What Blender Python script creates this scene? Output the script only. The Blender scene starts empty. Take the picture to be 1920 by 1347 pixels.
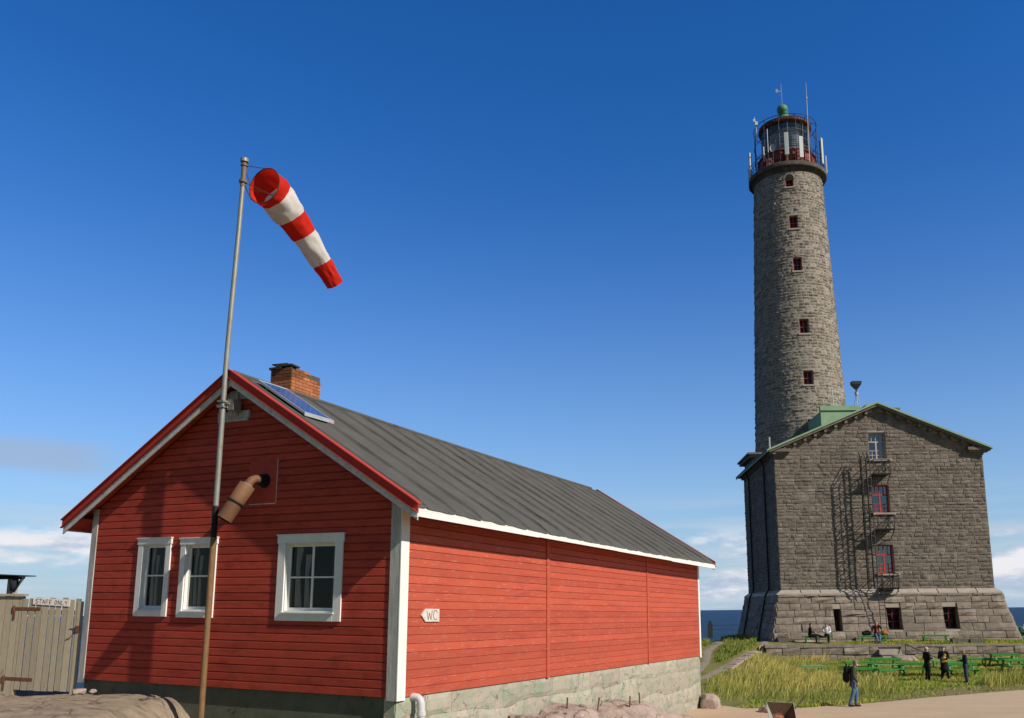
import bpy, bmesh, math, random
import numpy as np
from mathutils import Matrix, Vector
random.seed(7); np.random.seed(7)
S = bpy.context.scene
COL = S.collection
R = math.radians

# ------------------------------------------------------------------ camera
FPX, CXP, CYP, PITCH, ROLL = 1622.38, 1105.35, 845.05, 0.18359, -0.00951
CZ = 3.6
def cam_axes():
    cp, sp = math.cos(PITCH), math.sin(PITCH)
    f = Vector((0, cp, sp)); u = Vector((0, -sp, cp)); r = Vector((1, 0, 0))
    return r*math.cos(ROLL)+u*math.sin(ROLL), u*math.cos(ROLL)-r*math.sin(ROLL), f
r_, u_, f_ = cam_axes()
cd = bpy.data.cameras.new('camera'); cam = bpy.data.objects.new('camera', cd); COL.objects.link(cam)
m = Matrix((( r_.x, u_.x, -f_.x, 0), (r_.y, u_.y, -f_.y, 0), (r_.z, u_.z, -f_.z, CZ), (0, 0, 0, 1)))
cam.matrix_world = m
cd.sensor_width = 36; cd.lens = FPX/1920*36
cd.shift_x = (960-CXP)/1920; cd.shift_y = (CYP-673.5)/1920
cd.clip_start = 0.1; cd.clip_end = 200000
S.camera = cam

# ------------------------------------------------------------------ light
SUN_EL = R(36.1); SUN_AZ = math.atan2(-1.158, 1.75)      # direction towards the sun in the xy plane
sd = Vector((math.cos(SUN_AZ)*math.cos(SUN_EL), math.sin(SUN_AZ)*math.cos(SUN_EL), math.sin(SUN_EL)))
sl = bpy.data.lights.new('sun', 'SUN'); sl.energy = 5.0; sl.angle = R(0.53); sl.color = (1.0, 0.925, 0.80)
so = bpy.data.objects.new('sun', sl); COL.objects.link(so)
so.rotation_euler = sd.to_track_quat('Z', 'Y').to_euler(); so.location = (40, -30, 60)
S.view_settings.view_transform = 'Standard'; S.view_settings.look = 'None'
S.view_settings.exposure = 0.0; S.view_settings.gamma = 1

w = bpy.data.worlds.new('World'); S.world = w; w.use_nodes = True
nt = w.node_tree; N = nt.nodes; L = nt.links; N.clear()
def nd(t, **k):
    n = N.new(t)
    for a, b in k.items(): setattr(n, a, b)
    return n
sky = nd('ShaderNodeTexSky', sky_type='NISHITA'); sky.sun_disc = False
sky.sun_elevation = SUN_EL; sky.sun_rotation = math.atan2(sd.x, sd.y)
sky.altitude = 0; sky.air_density = 1.0; sky.dust_density = 0.0; sky.ozone_density = 2.0
hsv = nd('ShaderNodeHueSaturation'); hsv.inputs['Saturation'].default_value = 1.35; hsv.inputs['Hue'].default_value = 0.5
gam = nd('ShaderNodeGamma'); gam.inputs[1].default_value = 1.0
tint = nd('ShaderNodeMix', data_type='RGBA', blend_type='MULTIPLY'); tint.inputs[0].default_value = 1; tint.inputs[7].default_value = (.66, .97, 1.36, 1)
L.new(sky.outputs[0], hsv.inputs['Color']); L.new(hsv.outputs[0], tint.inputs[6]); tint_out = tint.outputs[2]
tc = nd('ShaderNodeTexCoord')
sep = nd('ShaderNodeSeparateXYZ'); L.new(tc.outputs['Generated'], sep.inputs[0])
def mth(op, a, b=None, c=None, clamp=False):
    n = nd('ShaderNodeMath', operation=op); n.use_clamp = clamp
    for i, v in enumerate((a, b, c)):
        if v is None: continue
        if isinstance(v, (int, float)): n.inputs[i].default_value = v
        else: L.new(v, n.inputs[i])
    return n.outputs[0]
def mapr(v, a, b, c=0, d=1):
    n = nd('ShaderNodeMapRange'); n.interpolation_type = 'SMOOTHSTEP'
    L.new(v, n.inputs[0])
    for i, q in enumerate((a, b, c, d)): n.inputs[i+1].default_value = q
    return n.outputs[0]
def cloudnoise(sc, loc, scale, detail, rough=.55, dist=0.0):
    mp = nd('ShaderNodeMapping'); mp.inputs['Scale'].default_value = sc; mp.inputs['Location'].default_value = loc
    L.new(tc.outputs['Generated'], mp.inputs[0])
    n = nd('ShaderNodeTexNoise'); n.inputs['Scale'].default_value = scale; n.inputs['Detail'].default_value = detail
    n.inputs['Roughness'].default_value = rough; n.inputs['Distortion'].default_value = dist
    L.new(mp.outputs[0], n.inputs['Vector']); return n.outputs[0]
def mixc(f, a, b):
    n = nd('ShaderNodeMix', data_type='RGBA')
    L.new(f, n.inputs[0])
    for i, v in ((6, a), (7, b)):
        if isinstance(v, tuple): n.inputs[i].default_value = (*v, 1)
        else: L.new(v, n.inputs[i])
    return n.outputs[2]
z = sep.outputs[2]
CLW = (8.2, 8.2, 8.5)
# low cumulus bank
n1 = cloudnoise((1, 1, 3.0), (0.3, 0.1, 0.02), 5.0, 9, .55)
f1 = mth('MULTIPLY', mapr(n1, .475, .56), mth('MULTIPLY', mapr(z, .004, .022), mapr(z, .10, .07)))
n1b = cloudnoise((1, 1, 3.5), (0.1, 2.1, 0.7), 11.0, 6, .6)
body = mixc(mapr(n1b, .38, .60), (4.2, 5.2, 6.7), CLW)
# thin streaky haze cloud near the horizon
n2 = cloudnoise((1, 1, 14.0), (1.3, 0.4, 0.0), 3.0, 7, .6)
f2 = mth('MULTIPLY', mth('MULTIPLY', mapr(n2, .40, .66), 0.75), mapr(z, .15, .05))
# a few small mauve-grey puffs a little higher
n3 = cloudnoise((1, 1, 4.0), (4.35, 0.2, 0.15), 4.2, 7, .55)
f3 = mth('MULTIPLY', mth('MULTIPLY', mapr(n3, .48, .62), .6), mth('MULTIPLY', mth('MULTIPLY', mapr(z, .130, .148), mapr(z, .178, .160)), mapr(sep.outputs[0], -.46, -.52)))
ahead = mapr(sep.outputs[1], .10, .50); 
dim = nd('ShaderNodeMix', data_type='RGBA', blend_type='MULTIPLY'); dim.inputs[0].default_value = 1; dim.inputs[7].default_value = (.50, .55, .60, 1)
L.new(sky.outputs[0], dim.inputs[6]); L.new(mixc(ahead, dim.outputs[2], tint_out), gam.inputs[0])      # the cloud banks lie to the north, the sky and haze behind the viewer are dimmed to deepen wall shade
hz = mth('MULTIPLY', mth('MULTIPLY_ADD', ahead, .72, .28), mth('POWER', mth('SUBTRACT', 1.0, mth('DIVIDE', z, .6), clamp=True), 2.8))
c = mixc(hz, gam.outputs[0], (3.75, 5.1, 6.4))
f1, f2, f3 = (mth('MULTIPLY', q_, ahead) for q_ in (f1, f2, f3))
c = mixc(f3, c, (3.6, 4.3, 5.6))
c = mixc(f2, c, (5.6, 6.3, 7.2))
c = mixc(f1, c, body)
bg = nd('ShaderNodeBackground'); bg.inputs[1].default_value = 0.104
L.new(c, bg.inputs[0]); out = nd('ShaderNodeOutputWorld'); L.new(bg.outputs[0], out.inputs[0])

S.render.engine = 'CYCLES'
S.cycles.max_bounces = 6; S.cycles.transparent_max_bounces = 12

# ------------------------------------------------------------------ materials
def mat(name, cols, scale=3.0, rough=.8, bump=.0, bscale=40.0, detail=6, metal=0.0, spec=.3, stretch=(1, 1, 1),
        attr=None, attr_amt=.5, speck=None, trans=0.0, spots=(), coord='Object', cracks=None):
    """cols: list of 2-3 base colours blended by noise; spots: extra (colour, scale, lo, hi, stretch) layers of stains with a shape of their own"""
    M = bpy.data.materials.new(name); M.use_nodes = True
    t = M.node_tree; n = t.nodes; l = t.links; n.clear()
    o = n.new('ShaderNodeOutputMaterial'); p = n.new('ShaderNodeBsdfPrincipled')
    p.inputs['Roughness'].default_value = rough; p.inputs['Metallic'].default_value = metal
    p.inputs['Specular IOR Level'].default_value = spec
    tcn = n.new('ShaderNodeTexCoord')
    def noise(sc, st, det=detail, r=.6):
        mp = n.new('ShaderNodeMapping'); mp.inputs['Scale'].default_value = st
        l.new(tcn.outputs[coord], mp.inputs[0])
        q = n.new('ShaderNodeTexNoise'); q.inputs['Scale'].default_value = sc; q.inputs['Detail'].default_value = det
        q.inputs['Roughness'].default_value = r
        l.new(mp.outputs[0], q.inputs['Vector']); return q.outputs[0]
    if len(cols) == 1: cols = [cols[0], tuple(x*.85 for x in cols[0])]
    cr = n.new('ShaderNodeValToRGB'); e = cr.color_ramp.elements
    e[0].position = .34; e[0].color = (*cols[0], 1); e[1].position = .66; e[1].color = (*cols[-1], 1)
    if len(cols) == 3:
        k = e.new(.5); k.color = (*cols[1], 1)
    l.new(noise(scale, stretch), cr.inputs[0]); c = cr.outputs[0]
    def mixn(fac, a, b, mode='MIX'):
        mx = n.new('ShaderNodeMix'); mx.data_type = 'RGBA'; mx.blend_type = mode
        if isinstance(fac, float): mx.inputs[0].default_value = fac
        else: l.new(fac, mx.inputs[0])
        l.new(a, mx.inputs[6])
        if isinstance(b, tuple): mx.inputs[7].default_value = (*b, 1)
        else: l.new(b, mx.inputs[7])
        return mx.outputs[2]
    for (sc_, s_scale, lo, hi, s_st) in spots:
        mr = n.new('ShaderNodeMapRange'); mr.inputs[1].default_value = lo; mr.inputs[2].default_value = hi
        l.new(noise(s_scale, s_st, 7, .65), mr.inputs[0])
        c = mixn(mr.outputs[0], c, sc_)
    ck = None
    if cracks:
        cs, cw_, cc_ = cracks
        vo = n.new('ShaderNodeTexVoronoi'); vo.feature = 'DISTANCE_TO_EDGE'; vo.inputs['Scale'].default_value = cs
        wn = n.new('ShaderNodeTexNoise'); wn.inputs['Scale'].default_value = cs*1.7; wn.inputs['Detail'].default_value = 6; l.new(tcn.outputs[coord], wn.inputs['Vector'])
        vm = n.new('ShaderNodeVectorMath'); vm.operation = 'MULTIPLY_ADD'; l.new(wn.outputs['Color'], vm.inputs[0]); vm.inputs[1].default_value = (.9/cs,)*3; l.new(tcn.outputs[coord], vm.inputs[2])
        l.new(vm.outputs[0], vo.inputs['Vector'])
        mr = n.new('ShaderNodeMapRange'); mr.inputs[1].default_value = 0; mr.inputs[2].default_value = cw_; mr.inputs[3].default_value = 1; mr.inputs[4].default_value = 0
        l.new(vo.outputs['Distance'], mr.inputs[0]); mm = n.new('ShaderNodeMath'); mm.operation = 'MULTIPLY'; l.new(mr.outputs[0], mm.inputs[0])
        m2 = n.new('ShaderNodeMapRange'); m2.inputs[1].default_value = .42; m2.inputs[2].default_value = .56; l.new(noise(cs*.8, (1, 1, 1)), m2.inputs[0]); l.new(m2.outputs[0], mm.inputs[1])
        ck = mm.outputs[0]; c = mixn(ck, c, cc_)
    if attr:
        a = n.new('ShaderNodeAttribute'); a.attribute_name = attr
        c = mixn(attr_amt, c, a.outputs['Color'], 'MULTIPLY') if attr != 'col' else mixn(attr_amt, c, a.outputs['Color'])
    l.new(c, p.inputs['Base Color'])
    if bump:
        b = n.new('ShaderNodeBump'); b.inputs['Strength'].default_value = min(1, bump); b.inputs['Distance'].default_value = .02 if bump < .75 else .05
        l.new(noise(bscale, stretch, 5, .7), b.inputs['Height']); l.new(b.outputs[0], p.inputs['Normal'])
    if trans:
        tr = n.new('ShaderNodeBsdfTranslucent'); l.new(c, tr.inputs[0])
        mx = n.new('ShaderNodeMixShader'); mx.inputs[0].default_value = trans
        l.new(p.outputs[0], mx.inputs[1]); l.new(tr.outputs[0], mx.inputs[2]); l.new(mx.outputs[0], o.inputs[0])
    else: l.new(p.outputs[0], o.inputs[0])
    return M
def glassmat(name, tint=(.02, .025, .03), rough=.04, alpha=.6, ior=1.5):
    M = bpy.data.materials.new(name); M.use_nodes = True
    t = M.node_tree; n = t.nodes; l = t.links; n.clear()
    o = n.new('ShaderNodeOutputMaterial'); g = n.new('ShaderNodeBsdfGlossy'); g.inputs['Roughness'].default_value = rough
    g.inputs[0].default_value = (.9, .95, 1, 1)
    tr = n.new('ShaderNodeBsdfTransparent'); tr.inputs[0].default_value = (*[min(1, .75+x) for x in tint], 1)
    fr = n.new('ShaderNodeFresnel'); fr.inputs[0].default_value = ior
    mr = n.new('ShaderNodeMath'); mr.operation = 'ADD'; mr.inputs[1].default_value = alpha*.12-.02; l.new(fr.outputs[0], mr.inputs[0])
    mx = n.new('ShaderNodeMixShader'); l.new(mr.outputs[0], mx.inputs[0]); l.new(tr.outputs[0], mx.inputs[1]); l.new(g.outputs[0], mx.inputs[2])
    l.new(mx.outputs[0], o.inputs[0]); return M
M = {}
RED = (.36, .05, .028); RED2 = (.30, .04, .024)
wear = [((.52, .40, .34), 9.0, .70, .76, (1, 1, 9)), ((.22, .035, .022), 2.2, .52, .72, (1, 1, 2.5))]
M['red_front'] = mat('red_board_paint', [(.50, .071, .045), (.43, .060, .038)], 1.5, .7, .25, 60, spec=.12, stretch=(1, 1, 3), attr='tone', attr_amt=.7,
                     spots=[((.50, .28, .22), 19.0, .64, .70, (1, 1, 3)), ((.28, .042, .028), 2.0, .50, .74, (1, 1, 3))])
M['red_side'] = mat('red_side_paint', [(.49, .090, .048), (.43, .077, .043)], 1.2, .62, .25, 60, spec=.28, stretch=(1, .5, 3), attr='tone', attr_amt=.5,
                    spots=[((.66, .46, .40), 9.0, .62, .67, (.35, .35, 12)), ((.36, .055, .035), 1.5, .55, .75, (1, .4, 3))])
M['red_trim'] = mat('red_trim_paint', [(.36, .05, .03), (.31, .04, .026)], 4, .55, .1, 50)
M['red_metal'] = mat('red_metal_flashing', [(.47, .048, .030), (.41, .042, .027)], 3, .6, 0, spec=.2)
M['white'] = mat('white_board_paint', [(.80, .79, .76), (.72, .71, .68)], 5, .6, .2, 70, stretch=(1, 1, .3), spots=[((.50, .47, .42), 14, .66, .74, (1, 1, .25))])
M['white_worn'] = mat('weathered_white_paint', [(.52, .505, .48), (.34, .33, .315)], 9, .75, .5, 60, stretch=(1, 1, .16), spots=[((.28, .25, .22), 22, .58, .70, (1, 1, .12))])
M['barge'] = mat('worn_barge_board', [(.66, .65, .64), (.50, .48, .46)], 7, .8, .4, 50, spots=[((.24, .21, .19), 12, .6, .72, (1, 1, 1))])
M['felt'] = mat('roofing_felt', [(.112, .108, .100), (.093, .090, .084)], 1.6, .93, .6, 150, attr='tone', attr_amt=1.0, spec=.15,
                spots=[((.11, .108, .10), 7, .60, .75, (1, 1, 1)), ((.035, .034, .033), 1.1, .60, .75, (.5, 2.5, .5)), ((.24, .23, .21), 34, .76, .79, (1, 1, 1))])
M['concrete'] = mat('foundation_render', [(.13, .13, .095), (.09, .092, .07)], 2, .9, .5, 30, spots=[((.05, .05, .045), 4, .6, .7, (1, 1, 1))])
M['block'] = mat('green_washed_stone', [(.30, .33, .24), (.40, .355, .29), (.29, .335, .245)], 1.6, .9, .7, 25, attr='tone', attr_amt=.5,
                 spots=[((.47, .38, .31), 2.5, .54, .66, (1, 1, 1)), ((.15, .15, .12), 5, .58, .70, (1, 1, 1.5)), ((.10, .10, .08), 17, .66, .72, (1, 1, 1)), ((.42, .33, .10), 5.5, .72, .76, (1, 1, 1))], cracks=(1.3, .014, (.06, .06, .05)))
M['joint'] = mat('dark_joint', [(.05, .05, .042)], 5, 1)
M['granite'] = mat('pink_granite', [(.34, .25, .20), (.42, .33, .28), (.26, .20, .165)], 1.1, .85, .8, 14, spec=.25,
                   spots=[((.16, .13, .115), 2.4, .58, .72, (1, 1.6, 1)), ((.40, .31, .12), 7, .70, .75, (1, 1, 1)), ((.52, .43, .37), 6, .62, .70, (1, 1, 1))], cracks=(1.1, .03, (.07, .055, .045)))
M['granite_grey'] = mat('grey_granite', [(.36, .275, .20), (.43, .34, .25), (.26, .20, .145)], 1.4, .85, 1.0, 22, spec=.25, stretch=(1, 3, 1),
                   spots=[((.17, .145, .125), 1.6, .56, .70, (.6, 3.2, 1)), ((.46, .42, .37), 3, .62, .72, (.5, 3, 1)), ((.12, .10, .085), 16, .66, .72, (1, 1, 1))], cracks=(.55, .018, (.06, .05, .04)))
M['stone'] = mat('rough_grey_granite_block', [(.212, .178, .148), (.165, .139, .117), (.253, .214, .178)], 1.3, .92, 1.0, 9, attr='tone', attr_amt=.85, spec=.15,
                 spots=[((.10, .086, .075), 4, .58, .72, (1, 1, 1))])
M['stone_tower'] = mat('tower_granite_block', [(.275, .238, .198), (.192, .166, .138), (.32, .278, .232)], 1.3, .92, 1.0, 9, attr='tone', attr_amt=.85, spec=.15,
                 spots=[((.12, .105, .09), 3, .60, .75, (1, 1, 1))])
M['stone_base'] = mat('large_granite_block', [(.29, .238, .198), (.215, .176, .147), (.34, .282, .236)], .9, .92, 1.0, 6, attr='tone', attr_amt=.8, spec=.15,
                 spots=[((.13, .105, .09), 2, .60, .75, (1, 1, 1))])
M['mortar'] = mat('pale_mortar', [(.36, .31, .26), (.28, .245, .205)], 3, .95)
M['coping'] = mat('smooth_coping_stone', [(.38, .33, .285), (.30, .26, .225)], 2, .85, .4, 10)
M['win_dark'] = mat('dark_red_basement_paint', [(.16, .02, .018), (.12, .017, .015)], 5, .6)
M['copper'] = mat('green_copper', [(.21, .34, .21), (.28, .40, .25)], 1.5, .7, .2, 10, spots=[((.30, .20, .13), 3, .62, .72, (1, 1, 1))])
M['copper_dark'] = mat('dark_green_ball_paint', [(.09, .24, .15), (.07, .19, .12)], 1.5, .55, 0)
M['win_red'] = mat('dark_red_window_paint', [(.46, .055, .04), (.38, .045, .034)], 5, .55)
M['win_white'] = mat('faded_window_paint', [(.55, .47, .45), (.42, .30, .28)], 9, .6)
M['lant_red'] = mat('lantern_red_paint', [(.29, .055, .035), (.24, .045, .03)], 2, .6, spots=[((.18, .035, .025), 3, .58, .7, (1, 1, 1))])
M['iron'] = mat('black_iron', [(.016, .016, .017), (.03, .028, .026)], 10, .6, spec=.4)
M['rust'] = mat('rusty_iron', [(.16, .055, .025), (.09, .035, .02)], 14, .85, .4, 60, spots=[((.24, .11, .05), 20, .6, .7, (1, 1, 1))])
M['galv'] = mat('galvanised_pole', [(.30, .31, .29), (.25, .25, .22)], 3, .5, .1, 60, metal=.3, stretch=(3, 3, 1), spots=[((.26, .17, .08), 5, .55, .68, (3, 3, .6))])
M['pole_brown'] = mat('rust_stained_pole', [(.25, .14, .065), (.17, .095, .045)], 4, .65, .3, 40, stretch=(6, 6, 1), spots=[((.10, .05, .025), 10, .62, .7, (2, 2, 1))])
M['ex_brown'] = mat('heat_browned_steel', [(.20, .10, .052), (.145, .07, .036)], 3, .66, .3, 60, metal=.0, spots=[((.10, .05, .03), 8, .62, .72, (1, 1, 1))])
M['swivel'] = mat('stained_steel', [(.20, .15, .11), (.14, .105, .08)], 6, .6, .2, 40)
M['black'] = mat('matt_black', [(.012, .012, .012)], 4, .7)
M['brick'] = mat('orange_chimney_brick', [(.46, .175, .075), (.38, .125, .055)], 9, .9, .5, 50, attr='tone', attr_amt=.75, spots=[((.52, .36, .26), 7, .66, .75, (1, 1, 1))])
M['brick_mortar'] = mat('chimney_mortar', [(.13, .10, .08), (.08, .06, .05)], 9, .95)
M['soot'] = mat('sooty_slab', [(.035, .033, .030), (.075, .07, .06)], 6, .95, .8, 25)
M['cell'] = mat('solar_cell', [(.035, .085, .26), (.045, .11, .32)], 3, .22, 0, spec=.6)
M['alu'] = mat('aluminium_frame', [(.46, .46, .46), (.38, .38, .38)], 4, .4, 0, metal=.2)
M['curtain'] = mat('grey_curtain', [(.78, .70, .60), (.50, .44, .36)], 5, .9, stretch=(6, 6, .2))
M['dark_room'] = mat('dark_room', [(.02, .018, .016)], 3, .9)
M['wood_room'] = mat('brown_interior_wood', [(.12, .05, .025), (.08, .035, .02)], 4, .7)
M['plastic'] = mat('pale_drain_plastic', [(.62, .59, .61), (.55, .52, .54)], 5, .45)
M['gatewood'] = mat('weathered_gate_wood', [(.40, .345, .25), (.30, .255, .185)], 10, .88, .5, 50, stretch=(5, 5, .5), attr='tone', attr_amt=.6, spots=[((.15, .125, .085), 12, .60, .72, (3, 3, .3)), ((.26, .15, .06), 2.4, .66, .75, (1, 1, .4))])
M['sign'] = mat('whitewashed_sign_board', [(.66, .62, .58), (.56, .52, .48)], 12, .7, .2, 50, spots=[((.40, .28, .22), 18, .62, .7, (1, 1, 1))])
M['ink'] = mat('dull_red_lettering', [(.26, .10, .08)], 8, .8)
M['ink_dark'] = mat('dark_lettering', [(.12, .07, .09)], 8, .8)
M['sock_red'] = mat('red_windsock_cloth', [(.70, .028, .012), (.62, .022, .012)], 3, .75, .15, 50, trans=.28, spec=.15)
M['sock_white'] = mat('white_windsock_cloth', [(.76, .71, .68), (.68, .63, .60)], 3, .75, .15, 50, trans=.25, spec=.15)
M['pave'] = mat('pale_pinkish_paving', [(.53, .39, .255), (.47, .345, .225)], .35, .9, .5, 30, stretch=(1, 2.6, 1), spots=[((.39, .29, .205), .9, .56, .72, (.5, 3, 1)), ((.58, .44, .31), .6, .60, .75, (.4, 2, 1))])
M['path'] = mat('gravel_path', [(.33, .27, .21), (.26, .21, .16)], 3, .95, 1, 25, spots=[((.16, .15, .08), 3, .60, .68, (1, 1, 1))])
M['soil'] = mat('lawn_earth', [(.13, .155, .025), (.21, .185, .045), (.11, .125, .025)], .6, .95, .8, 12, spots=[((.15, .12, .06), .7, .58, .70, (1, 1, 1))])
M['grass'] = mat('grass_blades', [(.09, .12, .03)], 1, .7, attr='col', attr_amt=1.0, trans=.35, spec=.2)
M['green'] = mat('green_bench_paint', [(.048, .245, .042), (.04, .20, .036)], 4, .5, .1, 30, attr='tone', attr_amt=.3)
M['pale_green'] = mat('faded_green_paint', [(.15, .33, .13), (.12, .28, .11)], 4, .6, .1, 30)
M['planter'] = mat('grey_planter', [(.16, .15, .14)], 4, .9)
M['leaf'] = mat('dark_leaves', [(.04, .06, .018), (.06, .075, .025)], 5, .7, trans=.3)
M['flower'] = mat('yellow_flowers', [(.42, .28, .05), (.35, .2, .04)], 5, .7)
M['skin'] = mat('skin', [(.52, .32, .24), (.47, .28, .21)], 6, .55)
def cloth(name, c): return mat(name, [c, tuple(x*.75 for x in c)], 12, .85, .3, 80, spec=.15)
M['olive'] = cloth('olive_jacket', (.055, .062, .042)); M['navy'] = cloth('navy_jacket', (.022, .024, .038)); M['blackc'] = cloth('black_cloth', (.014, .014, .016))
M['jeans'] = cloth('blue_jeans', (.10, .17, .30)); M['jeansd'] = cloth('dark_jeans', (.05, .08, .15)); M['orange'] = cloth('orange_red_shirt', (.55, .085, .035))
M['whitec'] = cloth('white_top', (.72, .72, .74)); M['mustard'] = cloth('mustard_bag', (.55, .30, .035)); M['greyc'] = cloth('grey_cap_cloth', (.22, .20, .18))
M['beige'] = cloth('pale_cap_cloth', (.50, .46, .40)); M['orshoe'] = cloth('orange_shoes', (.65, .25, .12)); M['shoe'] = cloth('dark_shoes', (.04, .032, .028))
M['hair_br'] = cloth('brown_hair', (.10, .055, .03)); M['hair_dk'] = cloth('dark_hair', (.03, .02, .015)); M['hair_bl'] = cloth('fair_hair', (.32, .22, .12)); M['bag_or'] = cloth('orange_bag', (.40, .16, .04))
M['purple'] = cloth('purple_print', (.25, .12, .5)); M['blue'] = cloth('blue_cloth', (.06, .10, .42))
M['tub_out'] = mat('worn_green_tub_steel', [(.40, .45, .38), (.32, .35, .30)], 5, .5, .2, 30, metal=.3)
M['tub_in'] = mat('rusty_tub_steel', [(.10, .055, .035), (.06, .04, .03)], 3, .7, .4, 30, spots=[((.42, .15, .06), 3, .55, .68, (1, 1, 1))])
M['glass'] = glassmat('window_glass', alpha=.17, ior=1.32)
M['glass_s'] = glassmat('old_window_glass', alpha=1.3)
M['glass_l'] = glassmat('lantern_glass', (.2, .22, .22), .08, .8)
M['lens'] = mat('fresnel_lens', [(.42, .45, .44), (.28, .31, .31)], 9, .25, 0, spec=.6, stretch=(1, 1, 4))
M['ant'] = mat('pale_antenna_shell', [(.52, .56, .54), (.46, .49, .47)], 3, .5)
M['sea'] = None; M['lant_dark'] = mat('dark_lantern_cornice_paint', [(.17, .05, .035), (.13, .04, .03)], 2, .7); M['frame_g'] = mat('lantern_bar_paint', [(.26, .24, .22), (.20, .18, .17)], 5, .6)

# ------------------------------------------------------------------ mesh helper
class MB:
    def __init__(s): s.v = []; s.f = []; s.t = []; s.m = []; s.sm = []; s.tone = 1.0
    def add(s, vs, fs, mi=0, tone=None, smooth=False):
        b = len(s.v); s.v += [tuple(p) for p in vs]
        for f in fs:
            s.f.append([b+i for i in f]); s.m.append(mi); s.t.append(s.tone if tone is None else tone); s.sm.append(smooth)
    def box(s, a, b, mi=0, tone=None, M4=None):
        x0, y0, z0 = a; x1, y1, z1 = b
        vs = [(x0,y0,z0),(x1,y0,z0),(x1,y1,z0),(x0,y1,z0),(x0,y0,z1),(x1,y0,z1),(x1,y1,z1),(x0,y1,z1)]
        if M4 is not None: vs = [tuple(M4 @ Vector(p)) for p in vs]
        s.add(vs, [(0,3,2,1),(4,5,6,7),(0,1,5,4),(1,2,6,5),(2,3,7,6),(3,0,4,7)], mi, tone)
    def bar(s, p, q, wx, wy=None, mi=0, up=(0, 0, 1), tone=None):
        """rectangular bar from p to q"""
        wy = wx if wy is None else wy
        p = Vector(p); q = Vector(q); d = (q-p).normalized(); u = Vector(up)
        if abs(d.dot(u)) > .98: u = Vector((0, 1, 0))
        a = d.cross(u).normalized(); b = a.cross(d)
        vs = []
        for c in (p, q):
            for i, j in ((-1,-1),(1,-1),(1,1),(-1,1)): vs.append(c+a*i*wx/2+b*j*wy/2)
        s.add(vs, [(0,3,2,1),(4,5,6,7),(0,1,5,4),(1,2,6,5),(2,3,7,6),(3,0,4,7)], mi, tone)
    def tube(s, pts, r, n=10, mi=0, cap=True, smooth=True, tone=None):
        pts = [Vector(p) for p in pts]; rs = r if isinstance(r, (list, tuple)) else [r]*len(pts)
        b = len(s.v); prev = None; vs = []; fs = []
        for i, p in enumerate(pts):
            d = (pts[min(i+1, len(pts)-1)]-pts[max(i-1, 0)]).normalized()
            if prev is None:
                u = Vector((0, 0, 1)) if abs(d.z) < .9 else Vector((1, 0, 0))
                a = d.cross(u).normalized()
            else: a = (prev-d*prev.dot(d)).normalized()
            prev = a; c = d.cross(a)
            for k in range(n):
                th = 2*math.pi*k/n; vs.append(p+(a*math.cos(th)+c*math.sin(th))*rs[i])
        for i in range(len(pts)-1):
            for k in range(n): fs.append((i*n+k, i*n+(k+1) % n, (i+1)*n+(k+1) % n, (i+1)*n+k))
        s.add(vs, fs, mi, tone, smooth)
        if cap:
            e = (len(pts)-1)*n
            s.add(vs[:n], [tuple(range(n))[::-1]], mi, tone); s.add(vs[e:], [tuple(range(n))], mi, tone)
    def lathe(s, prof, c=(0, 0, 0), n=48, mi=0, smooth=True, a0=0, a1=2*math.pi, tone=None):
        full = abs(a1-a0-2*math.pi) < 1e-6; k = n if full else n+1
        vs = [(c[0]+r*math.cos(a0+(a1-a0)*i/n), c[1]+r*math.sin(a0+(a1-a0)*i/n), c[2]+h) for r, h in prof for i in range(k)]
        fs = []
        for j in range(len(prof)-1):
            for i in range(n):
                i2 = (i+1) % k; fs.append((j*k+i, j*k+i2, (j+1)*k+i2, (j+1)*k+i))
        s.add(vs, fs, mi, tone, smooth)
    def build(s, name, mats, parent=None, X=None, bevel=0):
        me = bpy.data.meshes.new(name)
        vs = s.v if X is None else [X(p) for p in s.v]
        me.from_pydata([tuple(p) for p in vs], [], s.f)
        for mm in (mats if isinstance(mats, (list, tuple)) else [mats]): me.materials.append(mm)
        me.polygons.foreach_set('material_index', s.m); me.polygons.foreach_set('use_smooth', s.sm)
        if any(abs(t-1) > 1e-6 for t in s.t):
            at = me.attributes.new('tone', 'FLOAT_COLOR', 'FACE')
            at.data.foreach_set('color', np.array([[t, t, t, 1] for t in s.t], dtype=np.float32).ravel())
        else:
            at = me.attributes.new('tone', 'FLOAT_COLOR', 'FACE')
            at.data.foreach_set('color', np.ones(4*len(s.f), dtype=np.float32))
        me.update()
        o = bpy.data.objects.new(name, me); COL.objects.link(o)
        if parent: o.parent = parent
        if bevel:
            bm_ = o.modifiers.new('bevel', 'BEVEL'); bm_.width = bevel; bm_.segments = 2; bm_.limit_method = 'ANGLE'
        return o
def tag(o, label=None, cat=None, group=None, kind=None):
    if label: o['label'] = label
    if cat: o['category'] = cat
    if group: o['group'] = group
    if kind: o['kind'] = kind
    return o
def empty(name, loc, label, cat, rz=0, group=None):
    o = bpy.data.objects.new(name, None); COL.objects.link(o); o.location = loc; o.rotation_euler = (0, 0, rz)
    o.empty_display_size = .3
    return tag(o, label, cat, group)
def copy_tree(o, parent=None):
    c = o.copy(); COL.objects.link(c)
    if parent: c.parent = parent
    for ch in list(o.children): copy_tree(ch, c)
    return c
def ss(a, b, x):
    t = min(1, max(0, (x-a)/(b-a))); return t*t*(3-2*t)
def vnoise(x, y, z=0, seed=0):
    return math.sin(x*1.3+seed*1.7+1.9*math.sin(y*1.1+seed)) * math.sin(y*1.7-seed*.9+1.3*math.sin(x*.8+z*1.2)) * math.cos(z*1.1+.7*seed+x*.3)
from mathutils import noise as mn
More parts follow.
